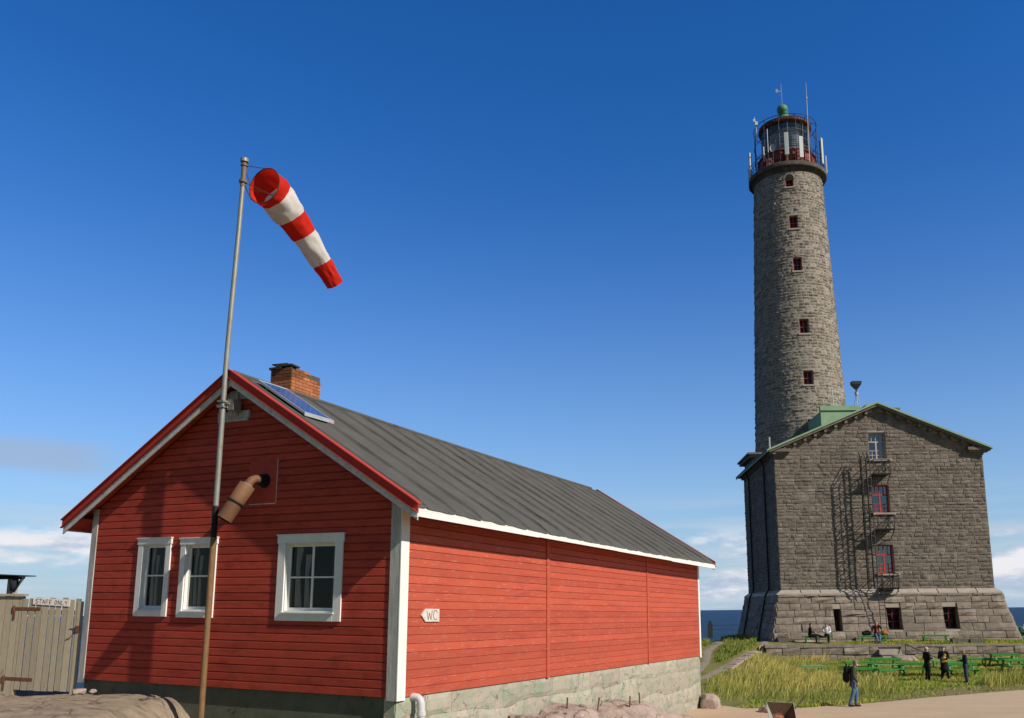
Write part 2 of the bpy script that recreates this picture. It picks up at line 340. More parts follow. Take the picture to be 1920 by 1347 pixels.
def fn(x, y, z=0.0, s=1.0, o=4): return mn.fractal(Vector((x*s, y*s, z*s)), 1.0, 2.0, o)

# ------------------------------------------------------------------ house frame (local x: along the gable to the near corner, y: along the side, z up)
HX, HY, HYAW = -3.63257, 16.62151, math.atan2(-.40820, .91289)
TA, TB, HZ = .01791, -.0088, 2.05
ex = (math.cos(HYAW), math.sin(HYAW)); ey = (-ex[1], ex[0])
def HW(p):      # house local -> world, with the slight settling of an old shed
    x, y, zz = p
    return (HX+ex[0]*x+ey[0]*y, HY+ex[1]*x+ey[1]*y, HZ+zz-TA*x+TB*y)
def to_local(x, y):
    dx, dy = x-HX, y-HY; return dx*ex[0]+dy*ex[1], dx*ey[0]+dy*ey[1]
HOUSE_O = Vector(HW((-4.34, 9.5, 0)))
def HL(p): q = HW(p); return (q[0]-HOUSE_O.x, q[1]-HOUSE_O.y, q[2]-HOUSE_O.z)
def XL(o):      # transform to the frame of an empty placed at world point o
    return lambda p: tuple(Vector(HW(p))-Vector(o))

# ------------------------------------------------------------------ terrain
def interp(x, tab):
    if x <= tab[0][0]: return tab[0][1]
    for (a, b), (c, d) in zip(tab, tab[1:]):
        if x <= c: return b+(d-b)*(x-a)/(c-a)
    return tab[-1][1]
SIDE_ROCK = [(-3, .4), (0, .4), (3, .5), (6.3, .5), (8.3, .3), (10.3, .3), (13, -.05), (16, -.2), (19, -.2), (22, -.1)]
def HT(x, y):
    left = ss(37, 61, y)*1.28
    right = ss(46, 58, y)*.36
    if y > 58.75: right = 1.24+.18*ss(58.8, 61, y)
    wq = ss(9.6, 11.8, x) if y < 58.75 else 1
    if y > 58.75: wq = ss(8, 12, x)
    z = left*(1-wq)+right*wq
    z -= .03
    z += .05*fn(x, y, 0, .35)*ss(40, 46, y)
    z -= .5*ss(66, 99, y)
    lx, ly = to_local(x, y)
    rz = interp(ly, SIDE_ROCK)
    if ly < 19.5: z = max(z, rz*(1-ss(.9, 2.6, lx))-.3*ss(.9, 2.6, lx)) if lx > -9 else z
    if lx <= -8.9: z = 1.55-2.2*ss(1.0, 9, ly)-9*ss(8, 30, ly)
    if ly < .3 and lx < 3:      # rock shelf the photographer stands on
        z = max(z, 1.0+.62*(1-ss(-7, -3, lx)))
        z = max(z, 1.7*(1-ss(6, 12, y)))
    z -= 9*ss(98, 112, y)+9*ss(42, 70, x)+9*ss(-18, -40, -(-x)) if x < -18 else 9*ss(98, 112, y)+9*ss(42, 70, x)
    if x < -18: z -= 0
    return max(z, -10)
def sheet(name, xs, ys, fz, matl, kind='structure', keep=None):
    nx, ny = len(xs), len(ys)
    vs = [(x, y, fz(x, y)) for y in ys for x in xs]; fs = []
    for j in range(ny-1):
        for i in range(nx-1):
            if keep and not keep((xs[i]+xs[i+1])/2, (ys[j]+ys[j+1])/2): continue
            fs.append((j*nx+i, j*nx+i+1, (j+1)*nx+i+1, (j+1)*nx+i))
    mb = MB(); mb.add(vs, fs, 0, smooth=True)
    o = mb.build(name, matl); tag(o, kind=kind); return o
def spaced(a, b, dense0, dense1, fine, coarse):
    r = [a]
    while r[-1] < b: r.append(r[-1]+(fine if dense0 <= r[-1] <= dense1 else coarse))
    return r
sheet('ground', spaced(-46, 76, -14, 32, .5, 2.0), spaced(-12, 114, 8, 66, .5, 2.0), HT, M['soil'])

# sea
sm = bpy.data.materials.new('sea_water'); sm.use_nodes = True
t = sm.node_tree; p = t.nodes['Principled BSDF']
p.inputs['Base Color'].default_value = (.006, .03, .075, 1); p.inputs['Roughness'].default_value = .4; p.inputs['Specular IOR Level'].default_value = .08
tcn = t.nodes.new('ShaderNodeTexCoord'); mp = t.nodes.new('ShaderNodeMapping'); mp.inputs['Scale'].default_value = (.05, .11, 1)
ns = t.nodes.new('ShaderNodeTexNoise'); ns.inputs['Scale'].default_value = 3.0; ns.inputs['Detail'].default_value = 8; ns.inputs['Roughness'].default_value = .65
bp = t.nodes.new('ShaderNodeBump'); bp.inputs['Strength'].default_value = 1.0; bp.inputs['Distance'].default_value = 2.5
t.links.new(tcn.outputs['Object'], mp.inputs[0]); t.links.new(mp.outputs[0], ns.inputs['Vector']); t.links.new(ns.outputs[0], bp.inputs['Height']); t.links.new(bp.outputs[0], p.inputs['Normal'])
mb = MB(); mb.add([(-90000, -90000, -9), (90000, -90000, -9), (90000, 90000, -9), (-90000, 90000, -9)], [(0, 1, 2, 3)])
tag(mb.build('sea', sm), kind='structure')

# paving of the yard
EDGE = [(2.5, 37.0), (4.4, 35.5), (5.7, 33.4), (7.7, 33.4), (11.0, 34.9), (14.35, 37.1), (19.2, 39.8), (26, 43.4), (40, 50)]
def edge_y(x): return interp(x, EDGE)+.12*fn(x, 3, 0, 1.1)+.05*fn(x, 9, 0, 5)
xs = [2.4+.15*i for i in range(0, 250)]
mb = MB(); vs = []; fs = []; NR = 14
for i, x in enumerate(xs):
    ye = edge_y(x)
    for j in range(NR): vs.append((x, 17+(ye-17)*j/(NR-1), -.012))
for i in range(len(xs)-1):
    for j in range(NR-1): fs.append((i*NR+j, (i+1)*NR+j, (i+1)*NR+j+1, i*NR+j+1))
mb.add(vs, fs); tag(mb.build('paved_yard', M['pave']), kind='structure')
# trodden paths
def ribbon(name, pts, wid, matl, off=.035):
    P = []
    for (a, b) in zip(pts, pts[1:]):
        nseg = max(2, int(math.dist(a, b)/.35))
        for k in range(nseg): P.append((a[0]+(b[0]-a[0])*k/nseg, a[1]+(b[1]-a[1])*k/nseg))
    P.append(pts[-1]); vs = []; fs = []
    for i, q in enumerate(P):
        a = P[max(i-1, 0)]; b = P[min(i+1, len(P)-1)]; d = math.hypot(b[0]-a[0], b[1]-a[1]); nx, ny = -(b[1]-a[1])/d, (b[0]-a[0])/d
        w0 = wid*(1+.5*fn(q[0], q[1], 0, 1.2))
        for k in (-1, -.33, .33, 1):
            x, y = q[0]+nx*w0*k/2, q[1]+ny*w0*k/2; vs.append((x, y, HT(x, y)+off-.02*abs(k)))
    for i in range(len(P)-1):
        for k in range(3): fs.append((i*4+k, i*4+k+1, (i+1)*4+k+1, (i+1)*4+k))
    mb = MB(); mb.add(vs, fs, smooth=True); return tag(mb.build(name, matl), kind='structure')
ribbon('path', [(4.4, 43.0), (5.6, 44.6), (7.0, 47.6), (8.2, 50.4), (10.3, 56.0), (11.6, 59.4), (12.4, 63.5)], .55, M['path'])
ribbon('path', [(9.0, 78), (9.6, 70), (9.0, 62), (7.2, 55), (6.4, 50), (5.2, 45.5)], .5, M['path'])
# dry earth strip along the paving
xs2 = [10.5+.3*i for i in range(90)]; vs = []; fs = []
for i, x in enumerate(xs2):
    ye = edge_y(x); wq = 3.2*ss(10.5, 15.5, x)+.15+.4*fn(x, 0, 0, .8)
    for k in range(4): vs.append((x, ye+.02+wq*k/3, max(-.02, HT(x, ye+.02+wq*k/3)+.015)))
for i in range(len(xs2)-1):
    for k in range(3): fs.append((i*4+k, (i+1)*4+k, (i+1)*4+k+1, i*4+k+1))
M['dry'] = mat('dry_trodden_earth', [(.24, .18, .085), (.17, .15, .06)], 1.0, .95, .8, 20)
mb = MB(); mb.add(vs, fs); tag(mb.build('dry_earth', M['dry']), kind='structure')

# foreground rock (left) : smooth granite shelf
def rock_h(x, y):
    lx, ly = to_local(x, y)
    top = 1.80+.10*(1-ss(-12, -6, lx))
    edge = -5.9+.35*(-ly)
    z = top-1.6*ss(edge, edge+2.0, lx)
    z += .10*fn(x, y, 0, .35)+.035*fn(x*1.0, y*3.0, 1, .9)-.07*abs(fn(x*.5+y*.3, y*1.6-x*.6, 3, 1.1))-.03*abs(fn(x, y*1.5, 8, 3))+.014*fn(x, y, 2, 6)+.05
    z -= .9*ss(.5, 2.2, ly)
    d = abs(math.sin(1.1*lx+.9*ly+1.2*fn(x, y, 5, .4)))       # cracks
    z -= .06*(1-ss(0, .10, d))
    return z
mb = MB(); vs = []; fs = []
LXs = [-15+.07*i for i in range(150)]; LYs = [-9+.09*j for j in range(124)]
for ly in LYs:
    for lx in LXs:
        q = HW((lx, ly, 0)); vs.append((q[0], q[1], rock_h(q[0], q[1])))
n_ = len(LXs)
for j in range(len(LYs)-1):
    for i in range(n_-1): fs.append((j*n_+i, j*n_+i+1, (j+1)*n_+i+1, (j+1)*n_+i))
mb.add(vs, fs, smooth=True); tag(mb.build('rock_shelf', M['granite_grey']), kind='structure')
# rock along the side foundation
def lump_h(lx, ly):
    z = interp(ly, [(-1, -1.15), (2, -.95), (4.6, -.72), (5.6, -.86), (6.4, -.66), (7.4, -.98), (8.6, -1.0), (9.6, -.90), (10.6, -.93), (12.4, -1.42), (15.2, -1.86), (18.6, -2.1), (22, -2.3)])
    z += -.9*ss(.9, 2.2, lx)-.35*ss(1.4, 3.2, lx)
    z += .10*fn(lx, ly, 0, .9)+.05*fn(lx, ly*1.8, 3, 2.3)+.02*fn(lx, ly, 4, 6)
    d = abs(math.sin(2.2*ly+1.1*lx+2.0*fn(lx, ly, 7, .5))); z -= .13*(1-ss(0, .16, d))
    return z
mb = MB(); vs = []; fs = []
A_ = [.05+.06*i for i in range(58)]; B_ = [-.8+.08*j for j in range(280)]
for ly in B_:
    for lx in A_: vs.append(HW((lx, ly, lump_h(lx, ly))))
n_ = len(A_)
for j in range(len(B_)-1):
    for i in range(n_-1): fs.append((j*n_+i, j*n_+i+1, (j+1)*n_+i+1, (j+1)*n_+i))
mb.add(vs, fs, smooth=True); tag(mb.build('rock_ground', M['granite']), kind='structure')

def boulder(name, c, r, matl, label, seed=0, group=None, flat=.7):
    bm = bmesh.new(); bmesh.ops.create_icosphere(bm, subdivisions=4, radius=1)
    for v in bm.verts:
        k = 1+.28*fn(v.co.x+seed*3, v.co.y, v.co.z, 1.1)+.06*fn(v.co.x, v.co.y+seed, v.co.z, 4)
        q = v.co*k; q.x = max(min(q.x, .85), -.85); q.z = min(q.z, .8)
        v.co = Vector((q.x*r[0], q.y*r[1], q.z*r[2]))
    me = bpy.data.meshes.new(name); bm.to_mesh(me); bm.free(); me.materials.append(matl)
    for p_ in me.polygons: p_.use_smooth = True
    o = bpy.data.objects.new(name, me); COL.objects.link(o); o.location = c; o.rotation_euler = (0, 0, seed*1.3)
    return tag(o, label, 'rock', group)
q = HW((.35, 18.9, -2.0)); boulder('boulder', (q[0]+.05, q[1], .0), (.45, .42, .62), M['granite'], 'rounded pink boulder beside the far corner of the red house foundation', 1)
boulder('boulder', (6.35, 32.2, .02), (.42, .34, .22), M['granite'], 'low rounded rock on the paving just right of the rounded pink boulder', 2)
q = HW((-8.35, -.25, -.24)); boulder('stone', q, (.16, .1, .07), M['granite'], 'larger loose stone under the left corner post of the red house', 3)
q = HW((-7.95, -.22, -.22)); boulder('stone', q, (.10, .08, .05), M['granite'], 'smaller loose stone right of the left corner post of the red house', 4)
boulder('boulder', (19.9, 56.6, .30), (.8, .9, .42), M['granite'], 'sloping pale boulder at the foot of the low granite retaining wall', 5)

# ------------------------------------------------------------------ masonry helper
def trapz(v0, v1, lo, hi, ops):
    """pieces of the strip v0..v1 between lo(v) and hi(v), minus openings (u0,u1,v0,v1)"""
    segs = [(lo(v0), hi(v0), lo(v1), hi(v1))]
    for (a, b, c, d) in ops:
        if c < v1-1e-6 and d > v0+1e-6:
            new = []
            for (l0, h0, l1, h1) in segs:
                if b <= min(l0, l1) or a >= max(h0, h1): new.append((l0, h0, l1, h1)); continue
                if a > min(l0, l1): new.append((l0, a, l1, a))
                if b < max(h0, h1): new.append((b, h0, b, h1))
            segs = new
    return [s_ for s_ in segs if s_[1]-s_[0] > 1e-4 or s_[3]-s_[2] > 1e-4]
def strips(breaks, ops):
    b = set(round(x, 4) for x in breaks)
    for o in ops: b |= {round(o[2], 4), round(o[3], 4)}
    b = sorted(x for x in b if breaks[0]-1e-6 <= x <= breaks[-1]+1e-6)
    return list(zip(b, b[1:]))
def backing(mb, mp_, v0, v1, lo, hi, ops, mi=0, d=0.0, extra=()):
    for a, b in strips([v0, *extra, v1], ops):
        for (l0, h0, l1, h1) in trapz(a, b, lo, hi, ops):
            mb.add([mp_(l0, a, d), mp_(h0, a, d), mp_(h1, b, d), mp_(l1, b, d)], [(0, 1, 2, 3)], mi)
def reveal(mb, mp_, op, depth, mi=0):
    a, b, c, d = op
    for (p0, p1) in (((a, c), (a, d)), ((a, d), (b, d)), ((b, d), (b, c)), ((b, c), (a, c))):
        mb.add([mp_(*p0, 0), mp_(*p1, 0), mp_(*p1, -depth), mp_(*p0, -depth)], [(0, 1, 2, 3)], mi)
def stones(mb, mp_, v0, v1, lo, hi, ops, course=.26, w=(.45, .95), gap=.018, proud=(.02, .07), mi=0, rnd=None, cvar=.2):
    rnd = rnd or random
    v = v0
    while v < v1-.05:
        h = course*(1+rnd.uniform(-cvar, cvar)); t_ = min(v+h, v1)
        if v1-t_ < .08: t_ = v1
        vm = (v+t_)/2; L0, H0 = max(lo(v), lo(t_)), min(hi(v), hi(t_))
        cuts = [(L0, H0)]
        for (a, b, c, d) in ops:
            if c < t_-.03 and d > v+.03:
                nc = []
                for (l, h_) in cuts:
                    if b <= l or a >= h_: nc.append((l, h_)); continue
                    if a > l: nc.append((l, a))
                    if b < h_: nc.append((b, h_))
                cuts = nc
        for (l, h_) in cuts:
            u = l
            while u < h_-.02:
                ww = rnd.uniform(*w); e = u+ww
                if h_-e < w[0]*.6: e = h_
                block(mb, mp_, u+gap/2, e-gap/2, v+gap/2, t_-gap/2, proud, mi, rnd)
                u = e
        v = t_
def block(mb, mp_, u0, u1, v0, v1, proud, mi, rnd):
    if u1-u0 < .03 or v1-v0 < .03: return
    i = min(.02, (u1-u0)*.2, (v1-v0)*.2)
    base = rnd.uniform(*proud); tone = rnd.uniform(.76, 1.12)*(1.12 if rnd.random() < .1 else 1)
    us = [u0, u0+i, (u0+u1)/2+rnd.uniform(-.1, .1)*(u1-u0), u1-i, u1]; vv = [v0, v0+i, (v0+v1)/2+rnd.uniform(-.12, .12)*(v1-v0), v1-i, v1]
    vs = []
    for b in range(5):
        for a in range(5):
            edge = a in (0, 4) or b in (0, 4)
            d = .0 if edge else base*(rnd.uniform(.25, .85) if (a != 2 or b != 2) else rnd.uniform(.9, 1.5))
            vs.append(mp_(us[a], vv[b], d))
    fs = [(b*5+a, b*5+a+1, (b+1)*5+a+1, (b+1)*5+a) for b in range(4) for a in range(4)]
    mb.add(vs, fs, mi, tone)

# ------------------------------------------------------------------ RED HOUSE
house = empty('red_wooden_house', HOUSE_O, 'long red weatherboard house with white window casings and dark felt roof', 'house')
GW, SL = 8.679, 19.095
SLP = .6197
def rtop(x): return 3.93-SLP*x if x > -4.34 else 3.93-SLP*(-8.68-x)     # roof surface height at local x
def hb(mb, name, mats, parent=house, bevel=0): return mb.build(name, mats, parent, X=HL, bevel=bevel)
gmap = lambda u, v, d: (u, -d, v)
smap = lambda u, v, d: (d, u, v)
WTOP = 3.93-.17
glo = lambda v: -GW if v <= WTOP else -GW+(v-WTOP)/SLP
ghi = lambda v: 0.0 if v <= WTOP else -(v-WTOP)/SLP
ghole = [(-6.98, -6.20, 1.50, 3.02), (-5.67, -4.83, 1.50, 2.99), (-2.86, -1.47, 1.48, 2.98)]
def siding(mb, mp_, v0, v1, lo, hi, ops, exp_, proud=.024, groove=.02, joint=True):
    n = int((v1-v0)/exp_)+1
    brk = [v0+i*exp_ for i in range(n) if v0+i*exp_ < v1]+[v1]
    extra = [WTOP] if v1 > 4 else []
    for k in range(len(brk)-1):
        b0, b1 = brk[k], brk[k+1]; tone = random.uniform(.72, 1.12); sag = [random.uniform(-.002, .002) for _ in range(2)]
        gs = groove
        bev = b1-gs if b1-b0 > gs*2 else b1
        pr = lambda v: proud if v <= bev+1e-6 else proud-(proud-.004)*(v-bev)/(b1-bev)
        for a, b in strips([b0, *[x for x in extra if b0 < x < b1], bev, b1] if bev < b1 else [b0, b1], ops):
            for (l0, h0, l1, h1) in trapz(a, b, lo, hi, ops):
                cuts = [0, 1]
                if joint and h0-l0 > 3:
                    jr = random.Random(k*7+1); cuts = [0]+sorted(jr.uniform(.1, .9) for _ in range(max(1, int((h0-l0)/5))))+[1]
                for ci, (c0, c1) in enumerate(zip(cuts, cuts[1:])):
                    tt = tone*(.95+.05*((k*3+ci*5) % 4)/2)
                    g_ = .003 if c1 < 1 else 0
                    A0, A1 = l0+(h0-l0)*c0, l0+(h0-l0)*c1-g_; B0, B1 = l1+(h1-l1)*c0, l1+(h1-l1)*c1-g_
                    mb.add([mp_(A0, a, pr(a)), mp_(A1, a, pr(a)), mp_(B1, b, pr(b)), mp_(B0, b, pr(b))], [(0, 1, 2, 3)], 0, tt)
                    if abs(a-b0) < 1e-6:
                        mb.add([mp_(A0, a, .0), mp_(A1, a, .0), mp_(A1, a, pr(a)), mp_(A0, a, pr(a))], [(0, 1, 2, 3)], 0, tt)
mb = MB(); siding(mb, gmap, 0, 6.44, glo, ghi, ghole, .161, .032, .034)
backing(mb, gmap, 0, 6.44, glo, ghi, ghole, d=-.004, extra=(WTOP,))
for o in ghole: reveal(mb, gmap, o, .14)
hb(mb, 'front_wall', M['red_front'])
mb = MB(); siding(mb, smap, 0, 3.8, lambda v: 0, lambda v: SL, [], .163, .028, .021)
backing(mb, smap, 0, 3.8, lambda v: 0, lambda v: SL, [], d=-.004)
hb(mb, 'side_wall', M['red_side'])
mb = MB()   # back and far side, plain boarded
mb.add([(-GW, SL, 0), (0, SL, 0), (0, SL, WTOP), (-GW/2, SL, 6.44), (-GW, SL, WTOP)], [(4, 3, 2, 1, 0)])
mb.add([(-GW, 0, 0), (-GW, SL, 0), (-GW, SL, WTOP), (-GW, 0, WTOP)], [(0, 1, 2, 3)][::1])
hb(mb, 'rear_wall', M['red_front'])
# battens on the side wall
for y, wd in ((6.15, .15), (13.39, .13)):
    mb = MB(); mb.box((-.01, y-wd/2, -.02), (.055, y+wd/2, 3.72)); hb(mb, 'batten', M['red_side'], bevel=.004)
# corner boards
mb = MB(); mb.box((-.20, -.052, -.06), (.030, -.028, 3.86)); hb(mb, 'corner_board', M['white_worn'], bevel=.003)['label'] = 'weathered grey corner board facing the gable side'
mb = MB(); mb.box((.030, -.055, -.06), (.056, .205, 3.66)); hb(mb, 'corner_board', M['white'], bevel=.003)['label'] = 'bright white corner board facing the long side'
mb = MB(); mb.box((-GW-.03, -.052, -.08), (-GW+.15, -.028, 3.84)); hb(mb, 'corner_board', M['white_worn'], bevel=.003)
mb = MB(); mb.box((.030, SL-.14, -.06), (.056, SL+.03, 3.66)); hb(mb, 'corner_board', M['white'], bevel=.003)
# foundation
mb = MB()
fz0 = -2.6
mb.box((-GW+.06, .05, fz0), (-.28, .4, -.0), 0)
for k in range(0): mb.box((-GW+.2+k*.9, .03, -.9-.1*(k % 3)), (-GW+.2+k*.9+.02, .051, -.02), 1)
hb(mb, 'foundation', [M['concrete'], M['joint']])['label'] = 'dark rendered foundation under the gable'
mb = MB(); mb.box((-.27, .06, fz0), (-.035, SL-.02, -.005), 1)
rr = random.Random(5)
rowz = [(-.004, -.47), (-.47, -1.03), (-1.03, -1.56), (-1.56, -2.11), (-2.11, -2.6)]
for ri, (zt, zb_) in enumerate(rowz):
    y = .0
    while y < SL-.05:
        wl = rr.uniform(.7, 2.6); e = min(y+wl, SL)
        if SL-e < .5: e = SL
        jt = rr.uniform(-.05, .05); jb = rr.uniform(-.05, .05) if ri else 0
        nx_, nz_ = 9, 5; vs = []; base = rr.uniform(.005, .05)
        for b in range(nz_):
            for a in range(nx_):
                fa, fb = a/(nx_-1), b/(nz_-1)
                yy = y+.003+(e-y-.006)*fa
                ob_ = lambda q_: (0 if q_ == 0 else .13*fn(yy*.45, q_*3.7, 0, 1)+.03*math.sin(yy*2.1+q_*2))
                z1_ = zt+ob_(ri); z0_ = zb_+ob_(ri+1); zz = z0_+.002+(z1_-z0_-.004)*fb+.04*(math.sin(y*37) if b == 0 else 0)*0
                ed = a in (0, nx_-1) or b in (0, nz_-1)
                cr_ = .035*fn(yy, zz, ri, 2.2)
                if ed and not (b == nz_-1 and ri == 0): yy += .05*fn(zz*3, ri*5, 2, 1) if a in (0, nx_-1) else 0; zz += .02*fn(yy*2, ri*9, 5, 1.5)*0
                vs.append(((-.012 if ed else base*.5+cr_*.8), yy, zz))
        fs = [(b*nx_+a, b*nx_+a+1, (b+1)*nx_+a+1, (b+1)*nx_+a) for b in range(nz_-1) for a in range(nx_-1)]
        mb.add(vs, fs, 0, rr.uniform(.75, 1.1), smooth=False)
        y = e
hb(mb, 'foundation', [M['block'], M['joint']])['label'] = 'green washed stone block foundation under the long side'
mb = MB(); mb.box((-.27, .0, fz0), (-.03, .058, -.006), 0); mb.box((-GW, .41, fz0), (-GW+.3, SL, 0), 0); mb.box((-GW+.31, SL-.3, fz0), (-.3, SL-.03, -.01), 0)
hb(mb, 'foundation', M['block'])['label'] = 'pale block at the near corner of the foundation'

# roof
FO, BO, SO = .343, .32, .63
def roof_rib(y):
    s_ = ((y+.1) % 1.02)/1.02
    d = min(s_, 1-s_)*1.02
    return .062*max(0, 1-d/.055)**.8 if d < .055 else .0
ys = set(round(-FO+i*(SL+FO+BO)/110, 4) for i in range(111))
for k in range(-1, 21):
    c_ = k*1.02-.1
    for o_ in (-.056, -.03, 0, .03, .056):
        if -FO < c_+o_ < SL+BO: ys.add(round(c_+o_, 4))
ys = sorted(ys); NY = len(ys); mb = MB(); K = 22
for sgn in (1, -1):
    vs = []
    for y in ys:
        for k in range(K+1):
            f = k/K; x = -4.34+sgn*f*(4.34+SO)
            zz = 6.62-SLP*abs(x+4.34)
            sag = -.05*math.sin(math.pi*min(1, max(0, y/SL)))
            dz = roof_rib(y)*(1 if .02 < f < .97 else .3)+.012*fn(x, y, 0, 1.2)+sag
            if k == K: dz += -.01+.018*fn(y, 0, 3, 2.0)
            vs.append((x, y+.03*fn(round(y/1.02)*7.3, f*5, 0, .5)*(0 if y < -.2 or y > SL+.2 else 1), zz+dz))
    n_ = K+1
    fs = [(j*n_+i, j*n_+i+1, (j+1)*n_+i+1, (j+1)*n_+i) if sgn < 0 else (j*n_+i, (j+1)*n_+i, (j+1)*n_+i+1, j*n_+i+1) for j in range(NY-1) for i in range(K)]
    for fi, f in enumerate(fs):
        yc = (vs[f[0]][1]+vs[f[2]][1])/2; s_ = ((yc+.1) % 1.02); s_ = min(s_, 1.02-s_)
        wv = fn(round(yc/1.02)*3.1, (f[0] % n_)*.35, 1, .6); tn = .70+.26*wv if s_ < .05 else (.90+.14*wv if s_ < .12 else 1+.10*fn(yc*2, (f[0] % n_)*.3, 3, .8))
        f = f[::-1]; b_ = fi == 0 and len(mb.v)
        if fi == 0: base_ = len(mb.v); mb.v += [tuple(p_) for p_ in vs]
        mb.f.append([base_+i for i in f]); mb.m.append(0); mb.t.append(tn); mb.sm.append(True)
    # turned-down felt edge
    e = [vs[j*n_+K] for j in range(NY)]
    e2 = [(p_[0]+sgn*.012, p_[1], p_[2]-.035-.015*abs(fn(p_[1], 1, 0, 3))) for p_ in e]
    mb.add(e+e2, [(j, j+1, NY+j+1, NY+j) for j in range(NY-1)], 0)
roof = hb(mb, 'roof', M['felt'])
# ridge roll
mb = MB(); mb.tube([(-4.34, -FO+.05+i*.5, 6.62-.05*math.sin(math.pi*max(0, min(1, i*.5/SL)))+.01) for i in range(39)], .055, 8); hb(mb, 'ridge_cap', M['felt'], roof)
# soffit boards (underside)
mb = MB()
for sgn in (1, -1):
    def rp(f, y, dn): x = -4.34+sgn*f*(4.34+SO-.01); return (x, y, 6.62-SLP*abs(x+4.34)-dn)
    for (y0, y1) in ((-FO+.02, SL+BO-.02),):
        mb.add([rp(0, y0, .10), rp(1, y0, .10), rp(1, y1, .10), rp(0, y1, .10)], [(0, 1, 2, 3)])
    # closed eave box
    xo = -4.34+sgn*(4.34+SO-.03); xi = 0.0 if sgn > 0 else -GW
    mb.add([(xo, -FO+.03, 3.35), (xi, -FO+.03, 3.60), (xi, SL+BO-.03, 3.60), (xo, SL+BO-.03, 3.35)], [(0, 1, 2, 3)])
hb(mb, 'soffit', M['red_front'])
mb = MB()
xf = SO-.012
segs_ = [0, 4.9, 9.8, 14.6, SL+BO+FO]
for a, b in zip(segs_, segs_[1:]): mb.box((xf-.026, -FO+a, 3.325-.012*math.sin(a)), (xf, -FO+b-.004, 3.50-.03*math.sin(math.pi*a/20)))
hb(mb, 'eave_board', M['white'], bevel=.003)
mb = MB(); mb.box((-GW-SO+.012, -FO, 3.33), (-GW-SO+.038, SL+BO, 3.49)); hb(mb, 'eave_board', M['white'])
def verge(y0, sign, name):
    """red metal flashing over a worn barge board, along both rakes"""
    mb1 = MB(); mb2 = MB()
    for s_ in (1, -1):
        def pt(f, dz, y):
            x = -4.34+s_*f*(4.34+SO+.01); return (x, y, 6.62-SLP*abs(x+4.34)+dz)
        def prism(mbx, dz0, dz1, ya, yb, mi=0, f1=1.0):
            vs = [pt(0, dz0, ya), pt(f1, dz0, ya), pt(f1, dz1, ya), pt(0, dz1, ya), pt(0, dz0, yb), pt(f1, dz0, yb), pt(f1, dz1, yb), pt(0, dz1, yb)]
            mbx.add(vs, [(0,1,2,3),(7,6,5,4),(0,4,5,1),(1,5,6,2),(2,6,7,3),(3,7,4,0)], mi)
        a, b = y0, y0-sign*.02
        prism(mb1, -.125, .035, a, b)                         # vertical face
        prism(mb1, .036, .058, b-sign*.048, a+sign*.10)         # top lip
        prism(mb1, -.144, -.126, b-sign*.040, a)              # bottom lip
        prism(mb2, -.295, -.145, a+sign*.004, a+sign*.03, f1=.995)      # barge board
    hb(mb1, 'verge_flashing', M['red_metal'], roof); hb(mb2, 'barge_board', M['barge'], roof)
verge(-FO-.01, 1, 'front'); verge(SL+BO+.01, -1, 'back')
mb = MB(); mb.add([(SO+.0, -FO-.03, 3.50), (SO+.0, -FO-.03, 3.30), (SO-.17, -FO-.03, 3.33), (SO+.0, -FO-.008, 3.50), (SO+.0, -FO-.008, 3.30), (SO-.17, -FO-.008, 3.33)], [(0, 2, 1), (3, 4, 5), (0, 1, 4, 3), (1, 2, 5, 4), (2, 0, 3, 5)])
hb(mb, 'eave_end', M['white'])

